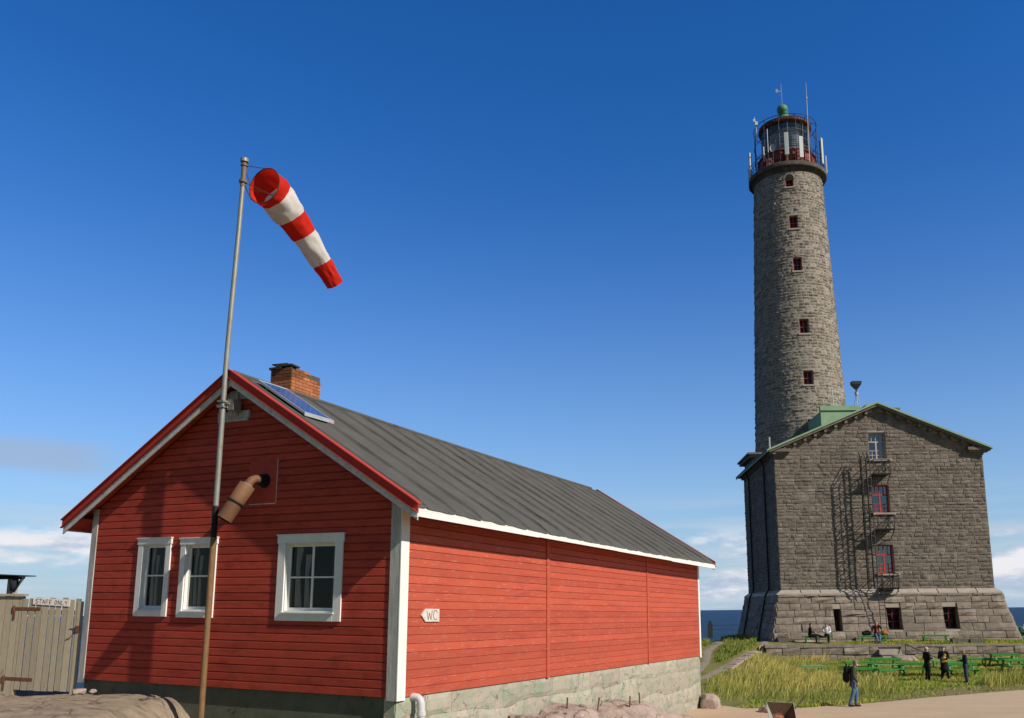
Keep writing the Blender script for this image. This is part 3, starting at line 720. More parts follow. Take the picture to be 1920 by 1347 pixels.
# windows
def window(u0, u1, v0, v1, cas, cross, name='window'):
    """v0,v1,u0,u1: outside of casing"""
    mb = MB(); t = .035; y0 = -.03
    mb.box((u0-.02, y0-t-.01, v1-cas*.85), (u1+.02, y0, v1)); mb.box((u0-.035, y0-t-.03, v1+.001), (u1+.035, y0, v1+.022))
    mb.box((u0, y0-t, v0), (u0+cas, y0, v1-cas*.85-.001)); mb.box((u1-cas, y0-t, v0), (u1, y0, v1-cas*.85-.001))
    mb.box((u0+cas+.001, y0-t-.004, v0), (u1-cas-.001, y0, v0+cas*.75))
    mb.box((u0+cas-.03, y0-t-.035, v0+cas*.75+.001), (u1-cas+.03, y0+.03, v0+cas*.75+.026))
    w_ = hb(mb, name, M['white'], bevel=.003); 
    a, b, c, d = u0+cas+.001, u1-cas-.001, v0+cas*.75+.028, v1-cas*.85-.002
    # jamb liner and sash
    mb = MB(); s_ = .045; ys_ = .045
    for (p0, p1) in (((a, -.029, c), (a+.02, .10, d)), ((b-.02, -.029, c), (b, .10, d)), ((a+.021, -.029, d-.02), (b-.021, .10, d)), ((a+.021, -.029, c), (b-.021, .10, c+.03))): mb.box(p0, p1)
    a2, b2, c2, d2 = a+.021, b-.021, c+.031, d-.021
    mb.box((a2, ys_, c2), (a2+s_, ys_+.04, d2)); mb.box((b2-s_, ys_, c2), (b2, ys_+.04, d2))
    mb.box((a2+s_, ys_+.001, c2), (b2-s_, ys_+.04, c2+s_*1.3)); mb.box((a2+s_, ys_+.001, d2-s_), (b2-s_, ys_+.04, d2))
    zm = c2+(d2-c2)*cross[1]
    mb.box((a2+s_, ys_+.003, zm-.016), (b2-s_, ys_+.036, zm+.016))
    if cross[0]: mb.box(((a2+b2)/2-.024, ys_+.002, c2+s_*1.3), ((a2+b2)/2+.024, ys_+.038, d2-s_))
    hb(mb, 'sash', M['white'], w_)
    mb = MB(); mb.add([(a2+.01, ys_+.02, c2), (b2-.01, ys_+.02, c2), (b2-.01, ys_+.02, d2), (a2+.01, ys_+.02, d2)], [(0, 1, 2, 3)]); hb(mb, 'pane', M['glass'], w_)
    # curtains, room
    mb = MB()
    def cur(x0, x1, zt, zb2, pinch):
        n = 24; vs = []
        for i in range(n+1):
            f = i/n
            for k, fz in enumerate((0, .35, .7, 1)):
                sq = 1-pinch*math.sin(math.pi*min(1, fz*1.2)); x = x0+(x1-x0)*f*sq
                vs.append((x, .16+.018*math.sin(f*26), zt+(zb2-zt)*fz))
        mb.add(vs, [(i*4+k, i*4+k+1, (i+1)*4+k+1, (i+1)*4+k) for i in range(n) for k in range(3)], 0, smooth=True)
    W_ = b2-a2
    cur(a2+W_*.07, a2+W_*.22, d2, c2, .5); cur(a2+W_*.27, a2+W_*.40, d2-.15*(d2-c2), c2, .5)
    if not cross[0]: cur(b2-W_*.06, b2-W_*.32, d2, c2, .3)
    hb(mb, 'curtain', M['curtain'], w_)
    return w_
w1 = window(-7.10, -6.09, 1.41, 3.11, .15, (0, .52)); w1['label'] = 'narrow two-pane window nearest the gate'
w2 = window(-5.78, -4.72, 1.40, 3.08, .15, (0, .52)); w2['label'] = 'narrow two-pane window behind the pole'
w3 = window(-3.00, -1.34, 1.37, 3.08, .19, (1, .50)); w3['label'] = 'wide four-pane window right of the pole'
mb = MB()
mb.box((-GW+.1, .9, .2), (-.3, 3.0, 3.4), 0)
for x in (-2.1, -1.75, -5.1): mb.box((x, .55, 1.0), (x+.12, .7, 3.1), 1)
mb.add([(-GW+.1, .14, 1.2), (-.3, .14, 1.2), (-.3, .9, 1.2), (-GW+.1, .9, 1.2)], [(0, 1, 2, 3)]); mb.add([(-GW+.1, .14, 3.2), (-.3, .14, 3.2), (-.3, .9, 3.2), (-GW+.1, .9, 3.2)], [(0, 1, 2, 3)])
hb(mb, 'room', [M['dark_room'], M['wood_room']])
# wall patch and gable bracket
mb = MB(); mb.box((-3.94, -.036, 3.76), (-3.17, -.029, 4.74)); 
o = hb(mb, 'wall_patch', M['red_front'])
mb = MB()
for (a, b, c_, d) in ((-3.90, -3.18, 3.752, 3.768), (-3.172, -3.160, 3.77, 4.70)): mb.box((a, -.0375, c_), (b, -.030, d))
hb(mb, 'patch_seam', M['barge'], o)
mb = MB()
mb.box((-4.92, -.09, 5.66), (-4.02, -.03, 5.82)); mb.box((-4.92, -.09, 5.60), (-4.06, -.031, 5.655)); mb.box((-4.92, -.09, 6.08), (-3.98, -.03, 6.24)); mb.box((-4.56, -.14, 5.70), (-4.32, -.091, 6.26)); mb.box((-4.86, -.13, 5.76), (-4.72, -.091, 6.20))
hb(mb, 'bracket_board', M['white_worn'], bevel=.004)
# chimney
ch = MB(); x0, x1, y0c, y1c = -5.20, -4.54, 1.66, 2.66
ch.box((x0+.012, y0c+.012, 5.9), (x1-.012, y1c-.012, 7.27), 1)
rr = random.Random(3); nz = 17; bh = .078
for r in range(nz):
    z0 = 5.98+r*bh; 
    def course(fix, a, b, axis, out):
        u = a-(0 if r % 2 else .125)
        while u < b-.01:
            e = u+.25; l, h_ = max(u, a), min(e, b)
            if h_-l > .03:
                if r >= nz-2 and rr.random() < .45 and axis == 'y': u = e; continue
                tn = rr.uniform(.7, 1.15); g = .006
                if r >= nz-3 and rr.random() < .5 or (axis == 'x' and r >= nz-4): tn *= .35
                if axis == 'y': ch.box((fix-.01, l+g, z0+.005), (fix+.004+rr.uniform(0, .004), h_-g, z0+bh-.005), 0, tn)
                else: ch.box((l+g, fix-.004-rr.uniform(0, .004), z0+.005), (h_-g, fix+.01, z0+bh-.005), 0, tn)
            u = e
    course(x1, y0c, y1c, 'y', 1); course(y0c, x0, x1, 'x', -1)
chim = hb(ch, 'chimney', [M['brick'], M['brick_mortar']], roof)
mb = MB(); rr = random.Random(11)
for (a, b, c_, d, e, f) in ((x0-.03, x0+.35, y0c-.04, y0c+.22, 7.285, 7.34), (x0+.18, x1-.02, y0c-.03, y0c+.28, 7.345, 7.385), (x0+.25, x1-.1, y0c+.1, y0c+.36, 7.30, 7.34), (x0, x0+.3, y0c+.3, y1c-.3, 7.28, 7.31), (x0+.05, x1-.15, y0c-.025, y0c+.1, 7.39, 7.42)):
    Mx = Matrix.Rotation(rr.uniform(-.12, .12), 4, 'Z') @ Matrix.Rotation(rr.uniform(-.05, .05), 4, 'Y'); cc = Vector(((a+b)/2, (c_+d)/2, (e+f)/2))
    mb.box((a-cc.x, c_-cc.y, e-cc.z), (b-cc.x, d-cc.y, f-cc.z), 0, M4=Matrix.Translation(cc) @ Mx)
hb(mb, 'chimney_cap', M['soot'], roof)

# solar panel on the roof
def on_roof(x, y, h): return (x, y, 6.62-SLP*(x+4.34)+h)
sp_o = Vector(HW(on_roof(-3.4, .65, .05)))
sp_ = empty('solar_panel', sp_o, 'blue solar panel with pale frame on the dark felt roof', 'solar panel')
X = XL(sp_o); mb = MB()
px0, px1, py0, py1 = -4.08, -2.70, .16, 1.06
def rb(mbx, xa, xb, ya, yb, h0, h1, mi=0):
    vs = [on_roof(x, y, h) for h in (h0, h1) for x, y in ((xa, ya), (xb, ya), (xb, yb), (xa, yb))]
    mbx.add(vs, [(0,3,2,1),(4,5,6,7),(0,1,5,4),(1,2,6,5),(2,3,7,6),(3,0,4,7)], mi)
rb(mb, px0, px1, py0, py1, .055, .098)
mb.build('panel_back', M['alu'], sp_, X=X)
mb = MB(); f = .03
rb(mb, px0, px1, py0, py0+f, .099, .112); rb(mb, px0, px1, py1-f, py1, .099, .112); rb(mb, px0, px0+f, py0+f, py1-f, .099, .112); rb(mb, px1-f, px1, py0+f, py1-f, .099, .112)
rb(mb, px1-.01, px1+.02, py0-.01, py1+.01, .04, .115)
mb.build('panel_frame', M['alu'], sp_, X=X)
mb = MB(); nc, nr = 9, 5
for i in range(nc):
    for j in range(nr):
        a = px0+f+.006+(px1-px0-2*f-.012)*i/nc; b = px0+f+.006+(px1-px0-2*f-.012)*(i+1)/nc; c_ = py0+f+.006+(py1-py0-2*f-.012)*j/nr; d = py0+f+.006+(py1-py0-2*f-.012)*(j+1)/nr
        rb(mb, a+.011, b-.011, c_+.011, d-.011, .099, .104)
mb.build('solar_cells', M['cell'], sp_, X=X)
for x in (px0+.2, px1-.05):
    for y in (py0+.1, py1-.1): mb = MB(); rb(mb, x-.03, x+.03, y-.03, y+.03, 0.0, .055); mb.build('mounting_bracket', M['alu'], sp_, X=X)

# exhaust muffler
eo = Vector(HW((-3.56, -.03, 4.28))); eh = empty('exhaust_muffler', eo, 'brown steel muffler pipe hanging out of the red gable wall', 'exhaust pipe'); X = XL(eo)
mb = MB(); P0 = Vector((-3.50, -.03, 4.25))
mb.tube([(-3.50, .0, 4.25), (-3.50, -.05, 4.25)], .155, 20); mb.tube([(-3.50, -.05, 4.25), (-3.515, -.17, 4.255)], .115, 18); mb.build('wall_sleeve', M['black'], eh, X=X)
dirv = Vector((-.36, -.32, -.86)).normalized()
S0 = Vector((-3.58, -.40, 4.14))
mb = MB(); mb.tube([(-3.512, -.15, 4.255), (-3.54, -.24, 4.262), (-3.575, -.32, 4.225), tuple(S0), tuple(S0+dirv*.06)], .088, 18); mb.build('elbow', M['ex_brown'], eh, X=X)
mb = MB(); rrz = [(0, .10), (.01, .165), (.42, .165)]
mb.tube([tuple(S0+dirv*(.02+t)) for t, r in rrz], [r for t, r in rrz], 24); mb.tube([tuple(S0+dirv*.455), tuple(S0+dirv*.86)], .160, 24); mb.build('canister', M['ex_brown'], eh, X=X)
mb = MB(); mb.tube([tuple(S0+dirv*.435), tuple(S0+dirv*.465)], .18, 24); mb.build('band', M['black'], eh, X=X); mb = MB(); mb.tube([tuple(S0+dirv*.86), tuple(S0+dirv*.89)], .13, 24); mb.build('outlet', M['black'], eh, X=X)
mb = MB(); mb.tube([tuple(S0+dirv*.005), tuple(S0+dirv*.02)], .105, 20); mb.build('collar', M['coping'], eh, X=X)

# white drain pipe
do = Vector(HW((.2, .55, -1.0))); dr = empty('drain_pipe', do, 'pale plastic drain pipe with an elbow at the near corner of the red house', 'pipe'); X = XL(do)
mb = MB(); pts = [(-.03, .47, -.03), (.06, .48, -.015)]+[(.08+.13*math.sin(a), .50, -.15+.13*math.cos(a)) for a in (0.3, .6, .9, 1.2, 1.5)]+[(.215, .505, -.40)]
mb.tube(pts, .073, 18); mb.build('elbow', M['plastic'], dr, X=X)
mb = MB(); mb.tube([(.215, .505, -.28), (.215, .505, -.36)], .088, 18); mb.build('collar', M['plastic'], dr, X=X)
mb = MB(); mb.tube([(.215, .505, -.36), (.215, .505, -1.3)], .070, 18); mb.build('pipe', M['plastic'], dr, X=X)

# WC sign
wo = Vector(HW((.04, .97, 1.5))); wc = empty('arrow_sign', wo, 'white arrow shaped WC sign on the sunlit red side wall', 'sign'); X = XL(wo)
mb = MB(); pts = [(.66, 1.51), (.80, 1.385), (1.275, 1.385), (1.275, 1.635), (.80, 1.635)]
fr = [(.058, y, zz) for y, zz in pts]; bk = [(.03, y, zz) for y, zz in pts]
mb.add(fr+bk, [(0, 1, 2, 3, 4), (9, 8, 7, 6, 5)]+[(i, (i+1) % 5+5-0, (i+1) % 5)[:0] or (i, i+5, (i+1) % 5+5, (i+1) % 5) for i in range(5)]); mb.build('board', M['sign'], wc, X=X)
mb = MB()
def stroke(pts, w_=.014):
    for a, b in zip(pts, pts[1:]): mb.bar((.060, *a), (.060, *b), .004, w_, up=(1, 0, 0)) if False else mb.bar((.0605, *a), (.0605, *b), w_, .004, up=(1, 0, 0))
stroke([(.83, 1.605), (.885, 1.42), (.925, 1.56), (.975, 1.42), (1.02, 1.61)])
stroke([(1.20, 1.56), (1.17, 1.60), (1.12, 1.605), (1.075, 1.57), (1.06, 1.51), (1.08, 1.45), (1.13, 1.42), (1.185, 1.44)])
mb.build('letters', M['ink'], wc, X=X)

# rusty rods in the rock beside the foundation
RODS = [(6.0, .62, .25, .05), (7.2, .62, .22, .10), (8.0, .55, .32, .16), (3.2, .6, .20, .0), (9.3, .95, .28, .06), (10.0, .98, .30, -.03), (11.6, .55, .10, .04), (12.0, .55, .16, .10)]
names = ['short upright rusty rod in a crack of the rock, left of the two leaning ones', 'left one of two leaning rusty rods at the foundation', 'right and tallest of two leaning rusty rods at the foundation', 'rusty rod stub nearest the white drain pipe',
         'bent rusty rod in the middle of the rock hump', 'straight rusty rod right of the bent one on the rock hump', 'tiny rusty stub against the stone foundation, left of the pair', 'tiny rusty stub against the stone foundation, right of the pair']
for (ly, lx, h_, lean), nm in zip(RODS, names):
    zz = lump_h(lx, ly); o_ = Vector(HW((lx, ly, zz)))
    mb = MB(); mb.tube([(lx, ly, zz-.08), (lx+.01, ly+lean*.4, zz+h_*.5), (lx, ly+lean, zz+h_)], [.017, .019, .022], 8)
    ob = mb.build('rusty_rod', M['rust'], X=XL(o_)); ob.location = o_; tag(ob, nm, 'rod', 'rusty rods in the rock')

# ------------------------------------------------------------------ WINDSOCK on its pole
po = Vector(HW((-4.43, -.42, -.75))); ws = empty('windsock', po, 'red and white striped windsock on a tall leaning pole before the gable', 'windsock'); X = XL(po)
def pole_pt(zz): return (-4.43+(.14*ss(5.9, 11.6, zz) if zz > 5.9 else -.01*(5.9-zz)/6.5), -.42, zz)
mb = MB(); mb.tube([pole_pt(v) for v in [-1.3+i*.4 for i in range(13)]]+[pole_pt(3.72)], .060, 16); mb.build('lower_pole', M['pole_brown'], ws, X=X)
mb = MB(); mb.tube([pole_pt(v) for v in (3.722, 5, 6, 7, 8, 9, 10, 10.9)], [.056, .056, .055, .054, .053, .052, .050, .049], 16); mb.build('upper_pole', M['galv'], ws, X=X)
mb = MB(); mb.tube([pole_pt(v) for v in (3.05, 3.70)], .0612, 16); mb.build('coupling', M['black'], ws, X=X)
mb = MB(); mb.tube([pole_pt(v) for v in (10.9, 11.55)], .055, 16, 0); mb.tube([pole_pt(v) for v in (11.0, 11.06)], .085, 16, 0); mb.tube([pole_pt(11.40), pole_pt(11.44)], .075, 16); mb.build('swivel', M['swivel'], ws, X=X)
mb = MB(); mb.tube([pole_pt(v) for v in (11.50, 11.58)], .088, 16); mb.build('cap', M['galv'], ws, X=X)
mb = MB(); mb.box((-4.52, -.50, 5.82), (-4.35, -.36, 5.86)); mb.box((-4.52, -.50, 5.94), (-4.35, -.36, 5.98)); mb.box((-4.37, -.36, 5.78), (-4.20, -.14, 6.02)); mb.tube([(-4.62, -.42, 5.90), (-4.25, -.42, 5.90)], .02, 8); mb.build('clamp', M['galv'], ws, X=X)
# sock, world coordinates
Sa = Vector((-7.22, 17.95, 13.03)); Sb = Vector((-6.10, 19.8, 11.40)); SN = Vector((.365, .925, -.02)).normalized()
SP = [Sa, Sa+SN*.55, Sb-Vector((.38, .60, -.70)).normalized()*.95, Sb]
def sockp(f):
    g = 1-f; return SP[0]*g**3+SP[1]*3*g*g*f+SP[2]*3*g*f*f+SP[3]*f**3
def sockt(f):
    g = 1-f; return ((SP[1]-SP[0])*3*g*g+(SP[2]-SP[1])*6*g*f+(SP[3]-SP[2])*3*f*f).normalized()
ax = SN; sa = ax.cross(Vector((0, 0, 1))).normalized(); sb = sa.cross(ax)
Lk = (Sb-Sa).length; NT, NA = 56, 40
mb = MB(); vs = []; ring = []
tilt = Vector((0, 0, 0))
for i in range(NT+1):
    f = i/NT
    r0 = interp(f, [(0, .415), (.2, .40), (.45, .335), (.7, .265), (1, .195)])
    c0 = sockp(f); tt_ = sockt(f); ra_ = tt_.cross(Vector((0, 0, 1))).normalized(); rb_ = ra_.cross(tt_)
    for k in range(NA):
        th = 2*math.pi*k/NA
        cr = .014*math.sin(4*th+11*f+2*math.sin(9*f))*ss(0, .1, f)*(.4+abs(fn(f*5, th, 0, 1)))+.040*fn(math.cos(th)*2, math.sin(th)*2, f*7, 1)*ss(.02, .15, f)
        for fb in (.19, .41, .58, .80): cr -= .012*math.exp(-((f-fb)/.012)**2)
        sag = -.10*ss(.05, .4, f)*max(0, math.sin(th))*0
        rr_ = r0+cr; vv = c0+(ra_*math.cos(th)*rr_+rb_*math.sin(th)*(rr_*(1-.12*f)))
        vs.append(tuple(vv-po))
cols_ = []
for i in range(NT):
    f = (i+.5)/NT; mi = 0 if (f < .19 or .41 < f < .58 or f > .80) else 1
    mb.add([], [], mi)
    for k in range(NA): cols_.append(mi)
mb.v = vs; mb.f = [[i*NA+k, i*NA+(k+1) % NA, (i+1)*NA+(k+1) % NA, (i+1)*NA+k] for i in range(NT) for k in range(NA)]; mb.m = cols_; mb.t = [1.0]*len(mb.f); mb.sm = [True]*len(mb.f)
sock = mb.build('sock', [M['sock_red'], M['sock_white']], ws)
hoopc = [Sa+(sa*math.cos(t)+sb*math.sin(t))*.42 for t in [2*math.pi*k/40 for k in range(41)]]
mb = MB(); mb.tube([tuple(v-po) for v in hoopc], .012, 6, cap=False)
h2 = [Sa-ax*.12+(sa*math.cos(t)+sb*math.sin(t))*.30 for t in [2*math.pi*k/40 for k in range(41)]]
mb.build('hoop', M['rust'], ws)
mb = MB(); ptop = Vector(HW(pole_pt(11.42)))-po; pbot = Vector(HW(pole_pt(11.03)))-po
mb.tube([tuple(ptop), tuple(Sa+sb*.42-po)], .009, 6); mb.tube([tuple(ptop), tuple(Sa-sa*.41+sb*.1-po)], .009, 6)
mb.tube([tuple(pbot), tuple(Sa-sa*.35-sb*.27-po)], .009, 6); mb.tube([tuple(pbot), tuple(Sa+sa*.30-sb*.32-po)], .009, 6)
mb.tube([tuple(Sa-sa*.41-po), tuple(Sa+sa*.30-sb*.28-po)], .007, 6)
mb.build('strut', M['rust'], ws)

# ------------------------------------------------------------------ GATE and fence (set at an angle to the gable)
def GWd(p):
    x, y, zz = p; d = x+8.9
    return (-11.757+.645*d, 20.235+y*.9, 2.21-.037*d+zz*(1+.0147*d))
def XG(o): return lambda p: tuple(Vector(GWd(p))-Vector(o))
go = Vector(GWd((-10, 0, -.3))); ga = empty('board_gate', go, 'weathered board gate with rusty strap hinges left of the red house', 'gate'); X = XG(go)
rr = random.Random(21)
x = -10.98; i = 0; mb = MB()
while x < -9.02:
    wd = rr.uniform(.17, .22); t0 = 1.81-.05*rr.random(); 
    ln = rr.uniform(-.02, .02); mb.tone = rr.uniform(.55, 1.12); zb_ = -.31+rr.uniform(-.015, .02)
    vs = [(x, 0, zb_), (x+wd, 0, zb_), (x+wd, .022, zb_), (x, .022, zb_), (x+ln, 0, t0), (x+wd+ln, 0, t0-.01), (x+wd+ln, .022, t0-.01), (x+ln, .022, t0)]
    mb.add(vs, [(0,3,2,1),(4,5,6,7),(0,1,5,4),(1,2,6,5),(2,3,7,6),(3,0,4,7)])
    x += wd+rr.uniform(.02, .06)
mb.build('boards', M['gatewood'], ga, X=X)
mb = MB(); mb.box((-10.95, .023, 1.40), (-9.06, .06, 1.52)); mb.build('brace', M['gatewood'], ga, X=X); mb = MB(); mb.box((-10.95, .023, .0), (-9.06, .06, .12)); mb.build('brace', M['gatewood'], ga, X=X)
for (z0, xa, xb) in ((1.54, -11.25, -10.32), (-.075, -11.36, -10.36)):
    mb = MB(); mb.box((xa, -.014, z0-.035), (xb, -.001, z0+.035)); mb.tube([(xa, -.03, z0-.07), (xa, -.03, z0+.07)], .028, 10)
    for k in range(4): mb.tube([(xa+.2+k*.22, -.024, z0), (xa+.2+k*.22, -.012, z0)], .014, 8)
    mb.bar((xa+.02, -.02, z0-.26), (xa+.02, -.02, z0), .05, .02, up=(0, 1, 0)); mb.build('hinge', M['rust'], ga, X=X)
mb = MB(); mb.box((-9.2, -.02, 1.09), (-8.92, -.001, 1.11)); mb.box((-8.98, -.05, 1.03), (-8.86, -.001, 1.17)); mb.tube([(-9.3, -.02, .85), (-9.15, -.03, .90), (-9.02, -.03, 1.02)], .01, 6); mb.build('latch', M['rust'], ga, X=X)
# post next to the house
mb = MB(); mb.tone = .95; mb.box((-9.0, -.01, -.35), (-8.80, .012, 1.72)); 
# sign
so_ = Vector(GWd((-9.95, -.04, 1.7))); sg = empty('lettered_sign', so_, 'small whitewashed board with faded STAFF ONLY lettering on the gate', 'sign'); X2 = XG(so_)
mbs = MB(); mbs.add([(-10.60, -.03, 1.645), (-9.285, -.03, 1.60), (-9.285, -.03, 1.755), (-10.60, -.03, 1.80), (-10.60, -.004, 1.645), (-9.285, -.004, 1.60), (-9.285, -.004, 1.755), (-10.60, -.004, 1.80)], [(0,1,2,3),(7,6,5,4),(4,5,1,0),(1,5,6,2),(2,6,7,3),(3,7,4,0)])
mbs.build('board', M['sign'], sg, X=X2)
mbs = MB(); G = {'S': [(1,1),(.2,1),(0,.75),(1,.3),(.8,0),(0,0)], 'T': [(0,1),(1,1),None,(.5,1),(.5,0)], 'A': [(0,0),(.5,1),(1,0),None,(.2,.4),(.8,.4)], 'F': [(1,1),(0,1),(0,0),None,(0,.5),(.8,.5)], 'O': [(.5,1),(1,.6),(1,.3),(.5,0),(0,.3),(0,.6),(.5,1)], 'N': [(0,0),(0,1),(1,0),(1,1)], 'L': [(0,1),(0,0),(1,0)], 'Y': [(0,1),(.5,.5),(1,1),None,(.5,.5),(.5,0)]}
xx = -10.50
for chh in 'STAFF ONLY':
    if chh == ' ': xx += .06; continue
    last = None; zb_ = 1.672-.034*(xx+10.6)
    for pnt in G[chh]:
        if pnt is None: last = None; continue
        cur_ = (xx+pnt[0]*.082, -.033, zb_+pnt[1]*.095)
        if last: mbs.bar(last, cur_, .012, .005, up=(0, 1, 0))
        last = cur_
    xx += .125
mbs.build('letters', M['ink_dark'], sg, X=X2)
# fence left of gate and between gate and house
fo_ = Vector(GWd((-12.5, 0, -.3))); fe = empty('board_fence', fo_, 'grey vertical board fence with a cap rail, left of the gate', 'fence'); X = XG(fo_)
mbf = MB(); x = -14.0
while x < -11.02:
    wd = rr.uniform(.18, .23); mbf.tone = rr.uniform(.7, 1.1); mbf.box((x, .0, -.45), (min(x+wd, -11.0), .022, 1.83)); x += wd+rr.uniform(.006, .02)
mbf.build('boards', M['gatewood'], fe, X=X)
mbf = MB(); mbf.box((-14.0, -.07, 1.835), (-10.88, .09, 1.885)); mbf.build('cap_rail', M['gatewood'], fe, X=X)
mbf = MB(); mbf.box((-11.16, .025, -.45), (-11.02, .14, 1.83)); mbf.build('post', M['gatewood'], fe, X=X)
po2 = Vector(GWd((-8.93, 0, -.3))); mb.tone = .9
ob = mb.build('gate_post', M['gatewood'], X=XG(po2)); ob.location = po2; tag(ob, 'grey board post between the gate and the white corner board', 'post')
# small shelter roof behind the fence
bo_ = Vector(HW((-16.2, 3, -1.0))); be = empty('shelter', bo_, 'dark shelter roof edge on a pale post, showing above the fence', 'shelter'); X = XL(bo_)
mb = MB(); mb.box((-19.5, 2.4, 2.47), (-15.75, 3.4, 2.50)); mb.tube([(-19.5, 2.95, 2.43), (-15.62, 2.95, 2.43)], .055, 8); mb.build('roof', M['navy'], be, X=X)
mb = MB(); mb.box((-16.34, 2.95, -1.5), (-16.14, 3.15, 2.46)); mb.bar((-16.2, 3.05, 2.0), (-15.8, 3.05, 2.42), .06, .06, up=(0, 1, 0)); mb.build('post', M['pale_green'] if 0 else M['coping'], be, X=X)
mb = MB(); mb.lathe([(.0, .0), (.07, .0), (.11, .30), (.0, .31)], (-15.98, 2.9, 2.03), 12); mb.build('lantern', M['navy'], be, X=X)

# ------------------------------------------------------------------ STONE KEEPERS' HOUSE (world coordinates, front wall plane y = 62)
BX0, BX1, BY0, BY1 = 13.42, 28.56, 62.0, 74.6
BEL, EAV, APX, APZ = 4.92, 14.95, 21.0, 18.15
bo = Vector(((BX0+BX1)/2, 68, 1.3)); bh_ = empty('stone_house', bo, 'tall grey granite keepers house with sloping base under the lighthouse', 'building')
XB = lambda p: (p[0]-bo.x, p[1]-bo.y, p[2]-bo.z)
def bb(mb, name, mats, parent=bh_, bevel=0): return mb.build(name, mats, parent, X=XB, bevel=bevel)
fmap = lambda u, v, d: (u, BY0-d, v)
lmap = lambda u, v, d: (BX0-d, BY1-u+0.0, v)      # u from the back (0) to the front
rmap = lambda u, v, d: (BX1+d, BY0+u, v)
slope = (APZ-EAV)/(APX-BX0)
slopeR = (APZ-EAV)/(BX1-APX)
flo = lambda v: BX0 if v <= EAV else BX0+(v-EAV)/slope
fhi = lambda v: BX1 if v <= EAV else BX1-(v-EAV)/slopeR
fops = [(20.36, 21.58, 14.28, 16.26), (20.36, 21.58, 10.36, 12.36), (20.36, 21.58, 6.06, 8.06)]
rr = random.Random(1)
mb = MB(); backing(mb, fmap, BEL, APZ, flo, fhi, fops, 1, extra=(EAV,)); stones(mb, fmap, BEL, APZ-.1, flo, fhi, fops, .255, (.30, .80), .016, (.02, .07), 0, rr)
for o in fops: reveal(mb, fmap, o, .45, 1)
bb(mb, 'front_wall', [M['stone'], M['mortar']])
lops = [(4.4, 5.1, 6.0, 8.4), (8.4, 9.1, 6.0, 8.4), (1.5, 2.1, 6.0, 8.4), (4.4, 5.1, 10.0, 12.4), (8.4, 9.1, 10.0, 12.4), (1.5, 2.1, 10.0, 12.4)]
DL = BY1-BY0
mb = MB(); backing(mb, lmap, BEL, EAV, lambda v: 0, lambda v: DL, lops, 1); stones(mb, lmap, BEL, EAV, lambda v: 0, lambda v: DL, lops, .255, (.30, .80), .016, (.02, .07), 0, rr)
for o in lops: reveal(mb, lmap, o, .5, 1)
for o in lops: mb.add([lmap(o[0], o[2], -.3), lmap(o[1], o[2], -.3), lmap(o[1], o[3], -.3), lmap(o[0], o[3], -.3)], [(0, 1, 2, 3)], 2)
bb(mb, 'left_wall', [M['stone'], M['mortar'], M['dark_room']])
mb = MB(); backing(mb, rmap, BEL, EAV, lambda v: 0, lambda v: DL, [], 1); stones(mb, rmap, BEL, EAV, lambda v: 0, lambda v: DL, [], .5, (.8, 1.6), .022, (.02, .06), 0, rr)
mb.add([(BX1, BY1, BEL), (BX0, BY1, BEL), (BX0, BY1, EAV), (APX, BY1, APZ), (BX1, BY1, EAV)], [(0, 1, 2, 3, 4)], 1)
bb(mb, 'right_wall', [M['stone'], M['mortar']])
# battered base
B0, BT = 1.1, 4.62
def bat(v): return .30+.75*((BT-v)/(BT-B0))**1.15
bfmap = lambda u, v, d: (u, BY0-d-bat(v), v)
blmap = lambda u, v, d: (BX0-d-bat(v), BY1+.9-u, v)
brmap = lambda u, v, d: (BX1+d+bat(v)*1.22, BY0-.9+u, v)
bops = [(16.92, 17.42, 2.08, 3.60), (20.62, 21.6, 2.16, 3.66), (24.56, 25.56, 2.18, 3.68)]
blo = lambda v: BX0-bat(v); bhi = lambda v: BX1+bat(v)*1.22
mb = MB()
brk = [B0+(BT-B0)*i/12 for i in range(13)]
backing(mb, bfmap, B0, BT, blo, bhi, bops, 1, extra=brk[1:-1])
stones(mb, bfmap, B0, BT, blo, bhi, bops, .52, (.7, 1.9), .014, (.04, .15), 0, rr, .2)
for o in bops:
    a, b, c_, d = o
    for (p0, p1) in (((a, c_), (a, d)), ((a, d), (b, d)), ((b, d), (b, c_)), ((b, c_), (a, c_))):
        q0 = bfmap(*p0, .04); q1 = bfmap(*p1, .04)
        mb.add([q0, q1, (q1[0], BY0+.1, q1[2]), (q0[0], BY0+.1, q0[2])], [(0, 1, 2, 3)], 0, .9)
bb(mb, 'base_front', [M['stone_base'], M['mortar']])
mb = MB()
llo = lambda v: .9-bat(v); lhi = lambda v: DL+.9+bat(v)
backing(mb, blmap, B0, BT, llo, lhi, [], 1, extra=brk[1:-1]); stones(mb, blmap, B0, BT, llo, lhi, [], .52, (.7, 1.9), .014, (.04, .15), 0, rr, .2); bb(mb, 'base_side', [M['stone_base'], M['mortar']]); mb = MB()
rlo = lambda v: .9-bat(v); rhi = lambda v: DL+.9+bat(v)
backing(mb, brmap, B0, BT, rlo, rhi, [], 1, extra=brk[1:-1]); stones(mb, brmap, B0, BT, rlo, rhi, [], .52, (.7, 1.9), .014, (.04, .15), 0, rr, .2)
bb(mb, 'base_side', [M['stone_base'], M['mortar']])
